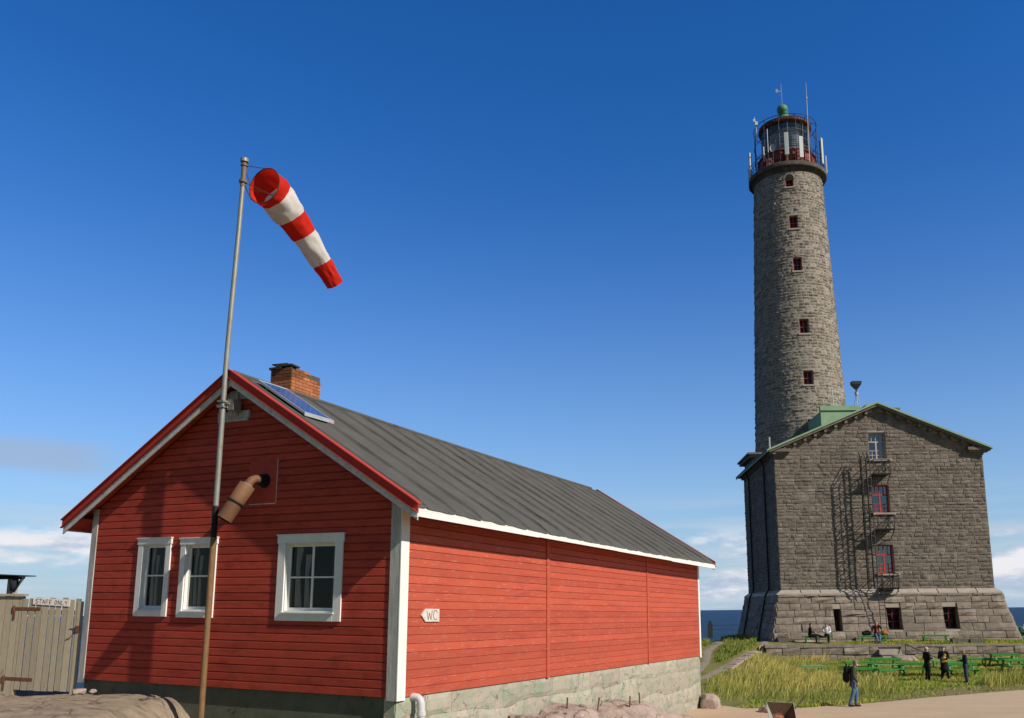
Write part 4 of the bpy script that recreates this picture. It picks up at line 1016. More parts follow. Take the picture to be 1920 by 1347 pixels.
# coping between base and wall: sloped blocks
mb = MB(); b1, b2 = .36, .02
def cop(p0, p1, o0, o1, n):
    for k in range(n):
        f0, f1 = k/n+.002, (k+1)/n-.002
        A = Vector(p0).lerp(Vector(p1), f0); Bq = Vector(p0).lerp(Vector(p1), f1)
        nn = Vector(o0); 
        vs = [A+nn*b1+Vector((0, 0, BT-.02)), Bq+nn*b1+Vector((0, 0, BT-.02)), Bq+nn*(b1-.02)+Vector((0, 0, BT+.08)), A+nn*(b1-.02)+Vector((0, 0, BT+.08)), Bq+nn*b2+Vector((0, 0, BEL+.03)), A+nn*b2+Vector((0, 0, BEL+.03))]
        if k == 0: 
            tvec = (Vector(p1)-Vector(p0)).normalized(); vs[0] -= tvec*b1; vs[3] -= tvec*(b1-.02)
        if k == n-1:
            tvec = (Vector(p1)-Vector(p0)).normalized(); vs[1] += tvec*b1; vs[2] += tvec*(b1-.02)
        mb.add(vs, [(0, 1, 2, 3), (3, 2, 4, 5)], 0, random.uniform(.85, 1.1))
        mb.add([A+nn*b1+Vector((0, 0, BT-.02)), Bq+nn*b1+Vector((0, 0, BT-.02)), Bq+Vector((0, 0, BT-.02)), A+Vector((0, 0, BT-.02))], [(3, 2, 1, 0)], 0)
cop((BX0, BY0, 0), (BX1, BY0, 0), (0, -1, 0), 0, 11); cop((BX0, BY1, 0), (BX0, BY0, 0), (-1, 0, 0), 0, 9); cop((BX1, BY0, 0), (BX1, BY1, 0), (1, 0, 0), 0, 9)
bb(mb, 'coping', M['coping'])
# roof
mb = MB(); OV = .62; EO = .55
def rz(x): return APZ+.28-(slope*(APX-x) if x < APX else slopeR*(x-APX))
xl, xr = BX0-EO, BX1+EO
yf, yb_ = BY0-OV, BY1+.5
for (xa, xb) in ((xl, APX), (APX, xr)):
    vs = [(xa, yf, rz(xa)), (xb, yf, rz(xb)), (xb, yb_, rz(xb)), (xa, yb_, rz(xa))]; vb = [(p_[0], p_[1], p_[2]-.13) for p_ in vs]
    mb.add(vs+vb, [(0, 1, 2, 3), (7, 6, 5, 4), (0, 4, 5, 1), (2, 6, 7, 3), (3, 7, 4, 0), (1, 5, 6, 2)])
mb.box((xl-.05, yf-.02, rz(xl)-.20), (xl-.003, yb_, rz(xl)-.02))
sroof = bb(mb, 'roof', M['copper'])
mb = MB()   # stone raking cornice and brackets
for (xa, xb) in ((xl+.12, APX), (APX, xr-.12)):
    vs = [(xa, yf+.10, rz(xa)-.135), (xb, yf+.10, rz(xb)-.135), (xb, BY0, rz(xb)-.135), (xa, BY0, rz(xa)-.135)]; vb = [(p_[0], p_[1], p_[2]-.16) for p_ in vs]
    mb.add(vs+vb, [(0, 1, 2, 3), (7, 6, 5, 4), (0, 4, 5, 1), (2, 6, 7, 3), (3, 7, 4, 0), (1, 5, 6, 2)])
n = 20
for k in range(n+1):
    x = xl+.5+(xr-xl-1.0)*k/n
    if abs(x-APX) < .2: continue
    mb.box((x-.10, BY0-.36, rz(x)-.56), (x+.10, BY0-.005, rz(x)-.31))
for (a, b) in ((BX0-.42, BX0+1.15), (BX1-1.15, BX1+.42)): mb.box((a, BY0-.42, EAV-.12), (b, BY0-.004, EAV+.10)); mb.box((a+.1, BY0-.30, EAV-.28), (b-.12, BY0-.005, EAV-.121))
# side eaves cornice
for (xa, sg_) in ((BX0, -1), (BX1, 1)):
    mb.box((min(xa, xa+sg_*.45), BY0+.0, EAV-.10), (max(xa, xa+sg_*.45), BY1+.3, EAV+.09))
    for k in range(13): y = BY0+.5+k*.97; mb.box((min(xa+sg_*.004, xa+sg_*.3), y-.1, EAV-.34), (max(xa+sg_*.004, xa+sg_*.3), y+.1, EAV-.11))
bb(mb, 'cornice', M['stone'])
mb = MB(); mb.box((17.55, 64.0, 16.3), (20.6, 64.12, 18.38)); mb.box((17.50, 63.9, 18.385), (20.5, 64.3, 18.75)); mb.box((17.56, 64.13, 15.6), (17.66, 68.0, 18.37))
mb.box((17.67, 64.13, 18.25), (23.2, 68.6, 18.37))
mb.add([(20.35, 63.2, 18.1), (20.85, 63.2, 18.72), (22.05, 63.2, 18.66), (22.3, 63.2, 18.1), (20.35, 65.2, 18.1), (20.85, 65.2, 18.72), (22.05, 65.2, 18.66), (22.3, 65.2, 18.1)], [(0, 3, 2, 1), (4, 5, 6, 7), (0, 1, 5, 4), (1, 2, 6, 5), (2, 3, 7, 6)])
bb(mb, 'roof_parapet', M['copper'], sroof)
mb = MB(); mb.box((22.75, 64.6, 17.9), (23.65, 65.4, 18.55)); mb.box((22.7, 64.55, 18.552), (23.8, 65.45, 18.70)); bb(mb, 'chimney', M['stone'], sroof); mb = MB(); mb.box((26.6, 65, 15.9), (27.1, 65.4, 16.75)); bb(mb, 'chimney', M['stone'], sroof)
# little annex with cornice behind the left eave
mb = MB(); mb.box((13.35, 69.2, 14.6), (15.2, 73.6, 15.75)); mb.box((12.95, 68.9, 15.755), (15.5, 73.9, 15.95)); mb.box((12.8, 68.75, 15.955), (15.6, 74.0, 16.1)); bb(mb, 'tower_plinth', M['stone'])
mb = MB(); mb.tube([(13.15, 62.1, 15.1), (13.15, 62.1, 16.0)], .07, 8); bb(mb, 'vent_pipe', M['alu'])
# down pipes on the left wall
for y, yl in ((65.3, 0), (71.6, 0)):
    mb = MB(); mb.tube([(BX0-.50, y-.3, EAV-.05), (BX0-.16, y-.1, EAV-.6), (BX0-.15, y, EAV-1.2), (BX0-.15, y, BEL+.2), (BX0-.45, y, BT), (BX0-1.2, y, B0)], .075, 8); bb(mb, 'downpipe', M['iron'])
mb = MB(); mb.tube([(BX0-.55, BY0-.3, EAV+.02), (BX0-.55, BY1+.4, EAV+.02)], .09, 8); bb(mb, 'gutter', M['iron'])
# windows on the front
def swin(u0, u1, v0, v1, matl, upper=True):
    mb = MB(); y = BY0+.28; t = .07
    mb.box((u0, y, v0), (u0+t, y+.08, v1)); mb.box((u1-t, y, v0), (u1, y+.08, v1)); mb.box((u0+t, y, v0), (u1-t, y+.08, v0+t)); mb.box((u0+t, y, v1-t), (u1-t, y+.08, v1))
    um = (u0+u1)/2
    if upper:
        vt = v0+(v1-v0)*.66
        mb.box((u0+t, y-.01, vt-.04), (u1-t, y+.07, vt+.04)); mb.box((um-.05, y-.012, v0+t), (um+.05, y+.07, vt-.04))
        for k in (1, 2, 3): x = u0+(u1-u0)*k/4; mb.box((x-.022, y+.002, vt+.04), (x+.022, y+.06, v1-t))
        for h in (.34, .17):
            for (a, b) in ((u0+t, um-.05), (um+.05, u1-t)): mb.box((a, y+.003, v0+(v1-v0)*h*.98-.018), (b, y+.055, v0+(v1-v0)*h*.98+.018))
        for x in ((u0+um)/2, (u1+um)/2): mb.box((x-.018, y+.004, v0+t), (x+.018, y+.05, v0+(v1-v0)*.33))
    else:
        mb.box((um-.06, y-.01, v0+t), (um+.06, y+.07, v1-t))
        if u1-u0 > .7:
            for h in (.36, .68): mb.box((u0+t, y+.003, v0+(v1-v0)*h-.02), (um-.06, y+.05, v0+(v1-v0)*h+.02)); mb.box((um+.06, y+.003, v0+(v1-v0)*h-.02), (u1-t, y+.05, v0+(v1-v0)*h+.02))
    w_ = bb(mb, 'window', matl)
    mb = MB(); mb.add([(u0, y+.045, v0), (u1, y+.045, v0), (u1, y+.045, v1), (u0, y+.045, v1)], [(0, 1, 2, 3)]); mb.add([(u0, y+.5, v0), (u1, y+.5, v0), (u1, y+.5, v1), (u0, y+.5, v1)], [(0, 1, 2, 3)], 1); bb(mb, 'pane', [M['glass_s'], M['dark_room']], w_)
    return w_
ws_ = [swin(20.36, 21.58, 14.28, 16.26, M['win_white']), swin(20.36, 21.58, 10.36, 12.36, M['win_red']), swin(20.36, 21.58, 6.06, 8.06, M['win_red'])]
ws_[0]['label'] = 'faded top window of the stone house'
for o in fops:
    mb = MB(); mb.box((o[0]-.12, BY0-.16, o[2]-.17), (o[1]+.35, BY0+.3, o[2]-.005)); bb(mb, 'sill', M['coping'], bevel=.01)
for o in bops:
    mb = MB(); y = BY0-.22; a, b, c_, d = o; t = .08
    mb.box((a+.01, y, c_+.01), (a+t, y+.08, d-.01)); mb.box((b-t, y, c_+.01), (b-.01, y+.08, d-.01)); mb.box((a+t, y, c_+.01), (b-t, y+.08, c_+t)); mb.box((a+t, y, d-t), (b-t, y+.08, d-.01))
    um = (a+b)/2
    if b-a > .7:
        mb.box((um-.06, y-.01, c_+t), (um+.06, y+.07, d-t))
        for h in (.36, .68): mb.box((a+t, y+.003, c_+(d-c_)*h-.02), (um-.06, y+.05, c_+(d-c_)*h+.02)); mb.box((um+.06, y+.003, c_+(d-c_)*h-.02), (b-t, y+.05, c_+(d-c_)*h+.02))
    w_ = bb(mb, 'basement_window', M['win_dark'])
    mb = MB(); mb.add([(a, y+.045, c_), (b, y+.045, c_), (b, y+.045, d), (a, y+.045, d)], [(0, 1, 2, 3)]); mb.add([(a, y+.3, c_), (b, y+.3, c_), (b, y+.3, d), (a, y+.3, d)], [(0, 1, 2, 3)], 1); bb(mb, 'pane', [M['glass'], M['dark_room']], w_)
# fire escape
fo2 = Vector((20.5, 61.5, 1.4)); fe2 = empty('fire_escape', fo2, 'black iron fire escape with three small balconies and ladders on the granite wall', 'fire escape')
XF = lambda p: (p[0]-fo2.x, p[1]-fo2.y, p[2]-fo2.z)
def fb(mb, name, parent=fe2): return mb.build(name, M['iron'], parent, X=XF)
DP = .95
for zb_ in (13.04, 9.10, 4.98):
    mb = MB(); x0, x1 = 20.28, 21.46; y0, y1 = BY0-DP-.05, BY0-.08
    mb.box((x0, y0, zb_-.03), (x1, y1, zb_+.02))
    for k in range(5): y = y0+(y1-y0)*k/4; mb.bar((x0, y, zb_-.03), (x1, y, zb_-.03), .05, .05)
    mb.bar((x0, y0, zb_-.01), (x1, y0, zb_-.01), .05, .14)
    for x in (x0, x1): mb.bar((x, y0+.1, zb_-.05), (x, y1, zb_-.6), .04, .04)
    pf = fb(mb, 'balcony')
    mb = MB()
    for h in (.5, 1.02): mb.bar((x0, y0, zb_+h), (x1, y0, zb_+h), .045, .045); mb.bar((x1, y0, zb_+h), (x1, y1, zb_+h), .045, .045); mb.bar((x0, y0, zb_+h), (x0, y1, zb_+h), .045, .045)
    for x in (x0, (x0+x1)/2, x1): mb.bar((x, y0, zb_), (x, y0, zb_+1.02), .05, .05)
    mb.bar((x0, y0, zb_+.02), (x1, y0, zb_+1.0), .025, .025); mb.bar((x1, y0, zb_+.02), (x1, y1, zb_+1.0), .03, .03); mb.bar((x1, y1, zb_), (x1, y1, zb_+1.2), .04, .04)
    fb(mb, 'railing', pf)
for (z0, z1) in ((9.1, 14.1), (4.98, 10.1), (1.5, 6.0)):
    mb = MB(); xa, xb = 19.42, 19.84; y = BY0-.72 if z0 > 2 else BY0-1.35
    if z0 < 2:
        xa, xb = 19.95, 20.35
        for x in (xa, xb): mb.tube([(x, BY0-1.25, z0), (x, BY0-1.02, z1)], .028, 6)
        k = z0+.2
        while k < z1: yy = BY0-1.25+.23*(k-z0)/(z1-z0); mb.tube([(xa, yy, k), (xb, yy, k)], .018, 6); k += .3
    else:
        for x in (xa, xb): mb.tube([(x, y, z0), (x, y, z1), (x+.1, y-.1, z1+.25)], .055, 6)
        k = z0+.25
        while k < z1: mb.tube([(xa, y, k), (xb, y, k)], .026, 6); k += .3
        k = z0+.5
        while k < z1: mb.tube([(xa, y, k), (xa, BY0-.05, k)], .018, 6); k += 1.1
    fb(mb, 'ladder')
    if z0 > 2:
        mb = MB(); yo = BY0-1.42
        for x in (xa-.08, (xa+xb)/2, xb+.08): mb.tube([(x, yo+(.0 if x == (xa+xb)/2 else .12), z0+.3), (x, yo+(.0 if x == (xa+xb)/2 else .12), z1-.1), (x, y, z1+.55)], .033, 6)
        k = z0+.5
        while k < z1+.1:
            mb.tube([(xa, y, k), (xa-.1, yo+.12, k), ((xa+xb)/2, yo, k), (xb+.1, yo+.12, k), (xb, y, k)], .03, 6, smooth=False); k += .62
        fb(mb, 'ladder_cage')
# tripod floodlight and antenna on the parapet
ob = empty('roof_floodlight', (21.0, 66, 18.37), 'dark floodlight on a grey tripod standing on the stone house roof', 'floodlight')
mb = MB()
for a in (0.3, 2.4, 4.5): mb.tube([(.38*math.cos(a), .38*math.sin(a), 0), (.05*math.cos(a), .05*math.sin(a), 1.75)], .035, 6)
mb.tube([(0, 0, 1.7), (0, 0, 1.95)], .14, 10); mb.build('tripod', M['alu'], ob)
mb = MB(); mb.tube([(0, 0, 1.95), (.0, 0, 2.2)], .07, 8); mb.add([(-.38, -.28, 2.78), (.38, -.28, 2.78), (.38, .28, 2.78), (-.38, .28, 2.78), (-.36, -.26, 2.55), (.36, -.26, 2.55), (.36, .26, 2.55), (-.36, .26, 2.55), (-.12, -.1, 2.2), (.12, -.1, 2.2), (.12, .1, 2.2), (-.12, .1, 2.2)], [(0, 1, 2, 3), (0, 4, 5, 1), (1, 5, 6, 2), (2, 6, 7, 3), (3, 7, 4, 0), (4, 8, 9, 5), (5, 9, 10, 6), (6, 10, 11, 7), (7, 11, 8, 4), (8, 11, 10, 9)]); mb.build('lamp_head', M['iron'], ob)
ob = empty('roof_antenna', (19.15, 66, 18.37), 'thin white antenna mast with a diagonal brace on the green parapet', 'antenna')
mb = MB(); mb.tube([(0, 0, 0), (-.05, 0, 1.6), (-.08, 0, 3.4)], [.05, .045, .015], 8); mb.build('mast', M['ant'], ob)
mb = MB(); mb.tube([(.0, 0, 1.6), (.15, 0, 1.55), (.95, 0, .3)], .03, 6); mb.tube([(.95, 0, 0), (.95, 0, .75)], .04, 6); mb.build('brace', M['ant'], ob)

# ------------------------------------------------------------------ LIGHTHOUSE TOWER
TX, TY = 18.0, 72.0
to = Vector((TX, TY, 12.0)); tw = empty('lighthouse', to, 'tall round grey granite lighthouse with red lantern gallery', 'lighthouse')
XT = lambda p: (p[0]-to.x, p[1]-to.y, p[2]-to.z)
def tb(mb, name, mats, parent=tw, bevel=0): return mb.build(name, mats, parent, X=XT, bevel=bevel)
TZ0, TZ1 = 12.0, 40.75
def trad(z): return 3.70-(3.70-2.93)*(z-20.5)/(41-20.5)+.02
tops = []
TWN = [(17.43, 39.31, 40.12), (17.56, 35.41, 36.62), (17.66, 31.54, 32.78), (17.86, 25.99, 27.28), (17.92, 21.58, 22.79), (18.05, 17.70, 18.67)]
tmap = lambda u, v, d: (TX+(trad(v)+d)*math.sin(u/3.3), TY-(trad(v)+d)*math.cos(u/3.3), v)   # u = 3.3*angle, 0 facing -y
for (x, z0, z1) in TWN:
    a = math.asin((x-TX)/trad(z0))*3.3; tops.append((a-.37, a+.37, z0, z1))
mb = MB(); nseg = 96; U0, U1 = -math.pi*3.3, math.pi*3.3
brk = [TZ0+(TZ1-TZ0)*i/20 for i in range(21)]
for a, b in strips(brk, tops):
    for (l0, h0, l1, h1) in trapz(a, b, lambda v: U0, lambda v: U1, tops):
        k = max(1, int((h0-l0)/(U1-U0)*nseg))
        for i in range(k):
            p0, p1 = l0+(h0-l0)*i/k, l0+(h0-l0)*(i+1)/k; mb.add([tmap(p0, a, .022), tmap(p1, a, .022), tmap(p1, b, .022), tmap(p0, b, .022)], [(0, 1, 2, 3)], 1, smooth=False)
rr = random.Random(2)
stones(mb, tmap, TZ0, TZ1, lambda v: U0, lambda v: U1, tops, .27, (.28, .62), .024, (.024, .095), 0, rr, .12)
for o in tops: reveal(mb, tmap, o, .45, 1)
tb(mb, 'tower', [M['stone_tower'], M['mortar']])
for i, o in enumerate(tops):
    a, b, c_, d = o; mb = MB(); D = -.30
    def fr(u0, u1, v0, v1, dd=.0): 
        vs = [tmap(u0, v0, D+dd), tmap(u1, v0, D+dd), tmap(u1, v1, D+dd), tmap(u0, v1, D+dd), tmap(u0, v0, D-.06), tmap(u1, v0, D-.06), tmap(u1, v1, D-.06), tmap(u0, v1, D-.06)]
        mb.add(vs, [(0,1,2,3),(7,6,5,4),(4,5,1,0),(1,5,6,2),(2,6,7,3),(3,7,4,0)])
    t = .075
    fr(a+.01, a+t, c_+.01, d-.01); fr(b-t, b-.01, c_+.01, d-.01); fr(a+t, b-t, c_+.01, c_+t); fr(a+t, b-t, d-t, d-.01)
    um = (a+b)/2; fr(um-.03, um+.03, c_+t, d-t, .005); fr(a+t, um-.03, (c_+d)/2-.02, (c_+d)/2+.02, .002); fr(um+.03, b-t, (c_+d)/2-.02, (c_+d)/2+.02, .002)
    w_ = tb(mb, 'window', M['win_red'])
    mb = MB(); mb.add([tmap(a, c_, D-.03), tmap(b, c_, D-.03), tmap(b, d, D-.03), tmap(a, d, D-.03)], [(0, 1, 2, 3)]); mb.add([tmap(a, c_, D-.14), tmap(b, c_, D-.14), tmap(b, d, D-.14), tmap(a, d, D-.14)], [(0, 1, 2, 3)], 1); tb(mb, 'pane', [M['glass'], M['dark_room']], w_)
    mb = MB()
    vs = [tmap(u, v, dd) for dd in (.14, -.2) for (u, v) in ((a-.1, c_-.14), (b+.1, c_-.14), (b+.1, c_-.005), (a-.1, c_-.005))]
    mb.add(vs, [(0,1,2,3),(7,6,5,4),(4,5,1,0),(1,5,6,2),(2,6,7,3),(3,7,4,0)]); tb(mb, 'sill', M['coping'], w_)
    if i == 0:   # arched head of the top window
        mb = MB(); n = 10; R0, R1 = .37, .52; zc = d-.02
        for k in range(n):
            t0, t1 = math.pi*k/n, math.pi*(k+1)/n
            q = [tmap(um+r*math.cos(t_), zc+r*math.sin(t_), .10) for r, t_ in ((R0, t0), (R1, t0), (R1, t1), (R0, t1))]
            mb.add(q, [(0, 1, 2, 3)], 0); mb.add([tmap(um+R0*math.cos(t_), zc+R0*math.sin(t_), .10) for t_ in (t0, t1)]+[tmap(um+R0*math.cos(t_), zc+R0*math.sin(t_), -.02) for t_ in (t1, t0)], [(0, 1, 2, 3)])
            mb.add([tmap(um, zc, .085), tmap(um+R0*math.cos(t0), zc+R0*math.sin(t0), .085), tmap(um+R0*math.cos(t1), zc+R0*math.sin(t1), .085)], [(0, 1, 2)], 1)
        tb(mb, 'arch', [M['stone_tower'], M['dark_room']], w_)
# gallery: corbel course and slab, toned down for darker stone and painted underside shade
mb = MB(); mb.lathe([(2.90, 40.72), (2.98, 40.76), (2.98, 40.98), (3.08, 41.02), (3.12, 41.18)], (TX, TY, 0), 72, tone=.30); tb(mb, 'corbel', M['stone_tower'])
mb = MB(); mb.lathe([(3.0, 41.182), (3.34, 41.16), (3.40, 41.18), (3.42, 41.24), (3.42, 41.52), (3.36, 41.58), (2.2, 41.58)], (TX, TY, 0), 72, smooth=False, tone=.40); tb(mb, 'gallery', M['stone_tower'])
# lantern room
mb = MB(); mb.lathe([(2.46, 41.58), (2.46, 43.05), (2.60, 43.10), (2.60, 43.22), (2.1, 43.26)], (TX, TY, 0), 16, smooth=False)
for k in range(16): a = 2*math.pi*k/16; mb.bar((TX+2.48*math.cos(a), TY+2.48*math.sin(a), 41.6), (TX+2.48*math.cos(a), TY+2.48*math.sin(a), 43.05), .09, .09)
mb.lathe([(2.5, 42.3), (2.53, 42.3), (2.53, 42.36), (2.5, 42.36)], (TX, TY, 0), 16, smooth=False)
tb(mb, 'lantern_base', M['lant_red'])
GZ0, GZ1, GR = 43.26, 46.1, 2.12
mb = MB()
for k in range(18): a = 2*math.pi*k/18+.05; mb.bar((TX+GR*math.cos(a), TY+GR*math.sin(a), GZ0), (TX+GR*math.cos(a), TY+GR*math.sin(a), GZ1), .04, .04)
for z_ in (43.9, 44.6, 45.35): mb.tube([(TX+GR*math.cos(2*math.pi*k/36), TY+GR*math.sin(2*math.pi*k/36), z_) for k in range(37)], .018, 6, cap=False)
lr = tb(mb, 'lantern_frame', M['frame_g'])
mb = MB(); mb.lathe([(GR-.03, GZ0), (GR-.03, GZ1)], (TX, TY, 0), 36, smooth=False); tb(mb, 'lantern_glass', M['glass_l'], lr)
mb = MB(); prof = []
for k in range(24): z_ = 43.5+k*.1; prof += [(1.35+.08*(k % 2)-.012*abs(k-12), z_)]
mb.lathe([(0, 43.4)]+prof+[(0, 46.0)], (TX, TY, 0), 24, smooth=False); mb.tube([(TX, TY, 42.5), (TX, TY, 43.5)], .35, 12); tb(mb, 'lens', M['lens'])
mb = MB(); mb.lathe([(2.0, 46.08), (2.30, 46.10), (2.32, 46.32), (2.28, 46.40)], (TX, TY, 0), 48); 
for k in range(60): a = 2*math.pi*k/60; mb.bar((TX+2.33*math.cos(a), TY+2.33*math.sin(a), 46.12), (TX+2.33*math.cos(a), TY+2.33*math.sin(a), 46.32), .05, .05)
dome = tb(mb, 'lantern_cornice', M['lant_dark'])
mb = MB(); mb.lathe([(2.34, 46.40), (2.2, 46.50), (1.4, 46.95), (.6, 47.35), (.42, 47.7), (.40, 47.95), (.46, 48.0), (.30, 48.05)], (TX, TY, 0), 40); dome = tb(mb, 'dome', M['copper_dark'])
mb = MB(); prof = [(.50*math.sin(math.pi*k/14), 48.42-.50*math.cos(math.pi*k/14)) for k in range(15)]; mb.lathe(prof, (TX-.1, TY, 0), 28); tb(mb, 'ball', M['copper_dark'], dome)
mb = MB(); mb.tube([(TX-.1, TY, 48.9), (TX-.12, TY, 51.0)], .022, 6); mb.box((TX-.55, TY-.01, 50.25), (TX-.12, TY+.01, 50.33)); mb.box((TX-.62, TY-.012, 50.15), (TX-.42, TY+.012, 50.5)); mb.tube([(TX-.35, TY, 49.9), (TX+.15, TY, 49.9)], .015, 6); tb(mb, 'weather_vane', M['galv'], dome)
# cage of rods round the lantern
mb = MB(); CR = 2.78
def cp_(a, z_, r=CR): return (TX+r*math.cos(a), TY+r*math.sin(a), z_)
for z_ in (43.3, 44.7, 46.35): mb.tube([cp_(2*math.pi*k/48, z_) for k in range(49)], .028, 6, cap=False)
for k in range(12):
    a = 2*math.pi*k/12+.1; mb.tube([cp_(a, 41.6), cp_(a, 45.9), cp_(a, 46.35, 2.70), cp_(a, 46.5, 2.3)], .028, 6)
    b = 2*math.pi*(k+1)/12+.1
    if k % 2: mb.tube([cp_(a, 43.3), cp_(b, 44.7)], .015, 5); mb.tube([cp_(a, 46.3), cp_(b, 44.7)], .015, 5)
tb(mb, 'maintenance_cage', M['iron'])
mb = MB(); RR = 3.22
for z_ in (42.0, 42.4, 42.75): mb.tube([cp_(2*math.pi*k/48, z_, RR) for k in range(49)], .022, 6, cap=False)
for k in range(28): a = 2*math.pi*k/28; mb.tube([cp_(a, 41.5, RR), cp_(a, 42.75, RR)], .022, 5)
tb(mb, 'gallery_railing', M['iron'])
# panel antennas : angle measured from -y (towards the viewer), positive to the right
def pang(a, r, z0, z1, name='panel_antenna', w_=.36):
    dx, dy = math.sin(a), -math.cos(a); c0 = Vector((TX+r*dx, TY+r*dy, 0)); Mx = Matrix.Translation(c0) @ Matrix.Rotation(a, 4, 'Z')
    mb = MB(); mb.box((-w_/2, -.09, z0), (w_/2, .06, z1), M4=Mx); o = tb(mb, name, M['ant'], bevel=.03)
    mb = MB(); c1 = Vector((TX+(r-.15)*dx, TY+(r-.15)*dy, 0)); mb.tube([(c1.x, c1.y, 41.4), (c1.x, c1.y, z1-.2)], .035, 6); mb.bar((c1.x, c1.y, z0+.3), (c0.x, c0.y, z0+.3), .05, .05); mb.bar((c1.x, c1.y, z1-.4), (c0.x, c0.y, z1-.4), .05, .05); tb(mb, 'bracket', M['iron'], o)
pang(-.22, 3.30, 42.15, 44.25); pang(.155, 3.30, 41.85, 43.85); pang(.90, 3.35, 41.9, 44.35, w_=.36); pang(-1.45, 3.40, 41.5, 43.9, w_=.3); pang(-2.0, 3.4, 41.2, 43.4, w_=.3); pang(1.35, 3.4, 41.7, 43.4, w_=.12)
mb = MB(); mb.tube([(TX+1.25, TY-3.0, 41.4), (TX+1.32, TY-3.0, 46.5), (TX+1.35, TY-3.0, 49.2)], [.035, .03, .012], 8); mb.tube([(TX+1.32, TY-3.0, 47.6), (TX+1.32, TY-3.0, 47.75)], .07, 8); tb(mb, 'whip_antenna', M['ant'])
mb = MB(); mb.tube([(TX-2.1, TY-2.2, 41.5), (TX-2.1, TY-2.2, 45.2)], .04, 6); mb.tube([(TX-1.75, TY-2.55, 41.5), (TX-1.75, TY-2.55, 43.0)], .04, 6); mb.tube([(TX-2.45, TY-2.0, 42.2), (TX-2.45, TY-2.0, 43.6)], .07, 8); tb(mb, 'mast', M['ant'])
mb = MB(); mb.lathe([(.0, 0), (.30, .10), (.36, .16)], (0, 0, 0), 20); 
for i in range(len(mb.v)): v = mb.v[i]; mb.v[i] = (TX-1.75+.0-v[2]*.6+v[0]*.6, TY-2.75-v[2]*.8-v[0]*.3, 43.05+v[1])
tb(mb, 'dish_antenna', M['ant'])
mb = MB(); mb.tube([(TX-2.75, TY-.8, 44.8), (TX-2.75, TY-.8, 46.6)], .04, 6); mb.box((TX-2.85, TY-.9, 46.4), (TX-2.6, TY-.7, 46.75)); mb.box((TX-3.0, TY-.86, 46.75), (TX-2.8, TY-.74, 47.0)); mb.tube([(TX-2.86, TY-.8, 47.0), (TX-2.86, TY-.8, 47.2)], .03, 6); tb(mb, 'weather_sensor', M['ant'])
for a_b in (((TX-2.2, TY-1.9, 41.6), (TX-1.5, TY-1.2, 42.6)), ((TX+.3, TY-2.75, 41.6), (TX+1.0, TY-2.45, 42.9)), ((TX-.7, TY-2.80, 41.6), (TX-.1, TY-2.42, 43.0))): mb = MB(); mb.box(*a_b); tb(mb, 'equipment_box', M['lant_red'])

# ------------------------------------------------------------------ retaining wall
ro = Vector((20, 58.5, .3)); rw = empty('retaining_wall', ro, 'low granite retaining wall in front of the stone house', 'wall')
XR = lambda p: (p[0]-ro.x, p[1]-ro.y, p[2]-ro.z)
def wtop(x): return 1.31-.0088*(x-11.7)
wm = lambda u, v, d: (u, 58.45-d, v)
rr = random.Random(8)
mb = MB(); hw = lambda v: 36.0
mb.box((11.55, 58.46, -.1), (36, 58.95, 1.10), 1)
stones(mb, wm, .0, .62, lambda v: 11.5, hw, [(18.9, 20.3, 0, 2)], .31, (.7, 1.5), .014, (.03, .12), 0, rr, .1)
stones(mb, wm, .63, 1.14, lambda v: 11.5, hw, [(18.9, 20.3, 0, 2)], .6, (.8, 1.7), .014, (.05, .16), 0, rr, .05)
x = 11.45
while x < 36:
    e = x+rr.uniform(1.0, 2.0); t0 = wtop(x); mb.box((x, 58.36, 1.105), (e-.02, 58.97, t0), 0, rr.uniform(.9, 1.2)); x = e
mb.build('wall', [M['stone_base'], M['mortar']], rw, X=XR)
mb = MB(); mb.box((18.92, 57.7, .1), (20.28, 58.44, .62)); mb.box((18.85, 58.1, .63), (20.3, 58.44, .95)); mb.box((18.80, 57.65, .621), (20.34, 58.09, .68)); mb.build('step', M['coping'], rw, X=XR)
mb = MB(); mb.tube([(20.6, 58.2, 1.30), (20.5, 57.9, 1.25), (20.42, 57.6, .4)], .035, 6); mb.tube([(20.5, 57.95, 1.30), (22.2, 57.3, .45)], .035, 6); mb.build('handrail', M['iron'], rw, X=XR)
# stone edging stepping down to the left
EP = [(11.5, 58.3), (10.3, 55.3), (9.2, 52.2), (8.2, 49.7), (7.3, 47.6)]
rr = random.Random(14)
eo_ = empty('stone_edging', (9.2, 52.2, .8), 'line of pale kerb stones stepping down from the retaining wall', 'edging')
for (a, b) in zip(EP, EP[1:]):
    n = 4
    for k in range(n):
        f = (k+.5)/n; x, y = a[0]+(b[0]-a[0])*f, a[1]+(b[1]-a[1])*f; an = math.atan2(b[1]-a[1], b[0]-a[0]); L2 = math.dist(a, b)/n*.48
        mb = MB(); Mx = Matrix.Translation((x-9.2, y-52.2, HT(x, y)-.8)) @ Matrix.Rotation(an+rr.uniform(-.06, .06), 4, 'Z') @ Matrix.Rotation(rr.uniform(-.05, .05), 4, 'X')
        mb.box((-L2, -.22, -.4), (L2, .22, .09+rr.uniform(0, .07)), 0, M4=Mx); mb.build('kerb_stone', M['granite'], eo_, bevel=.04)

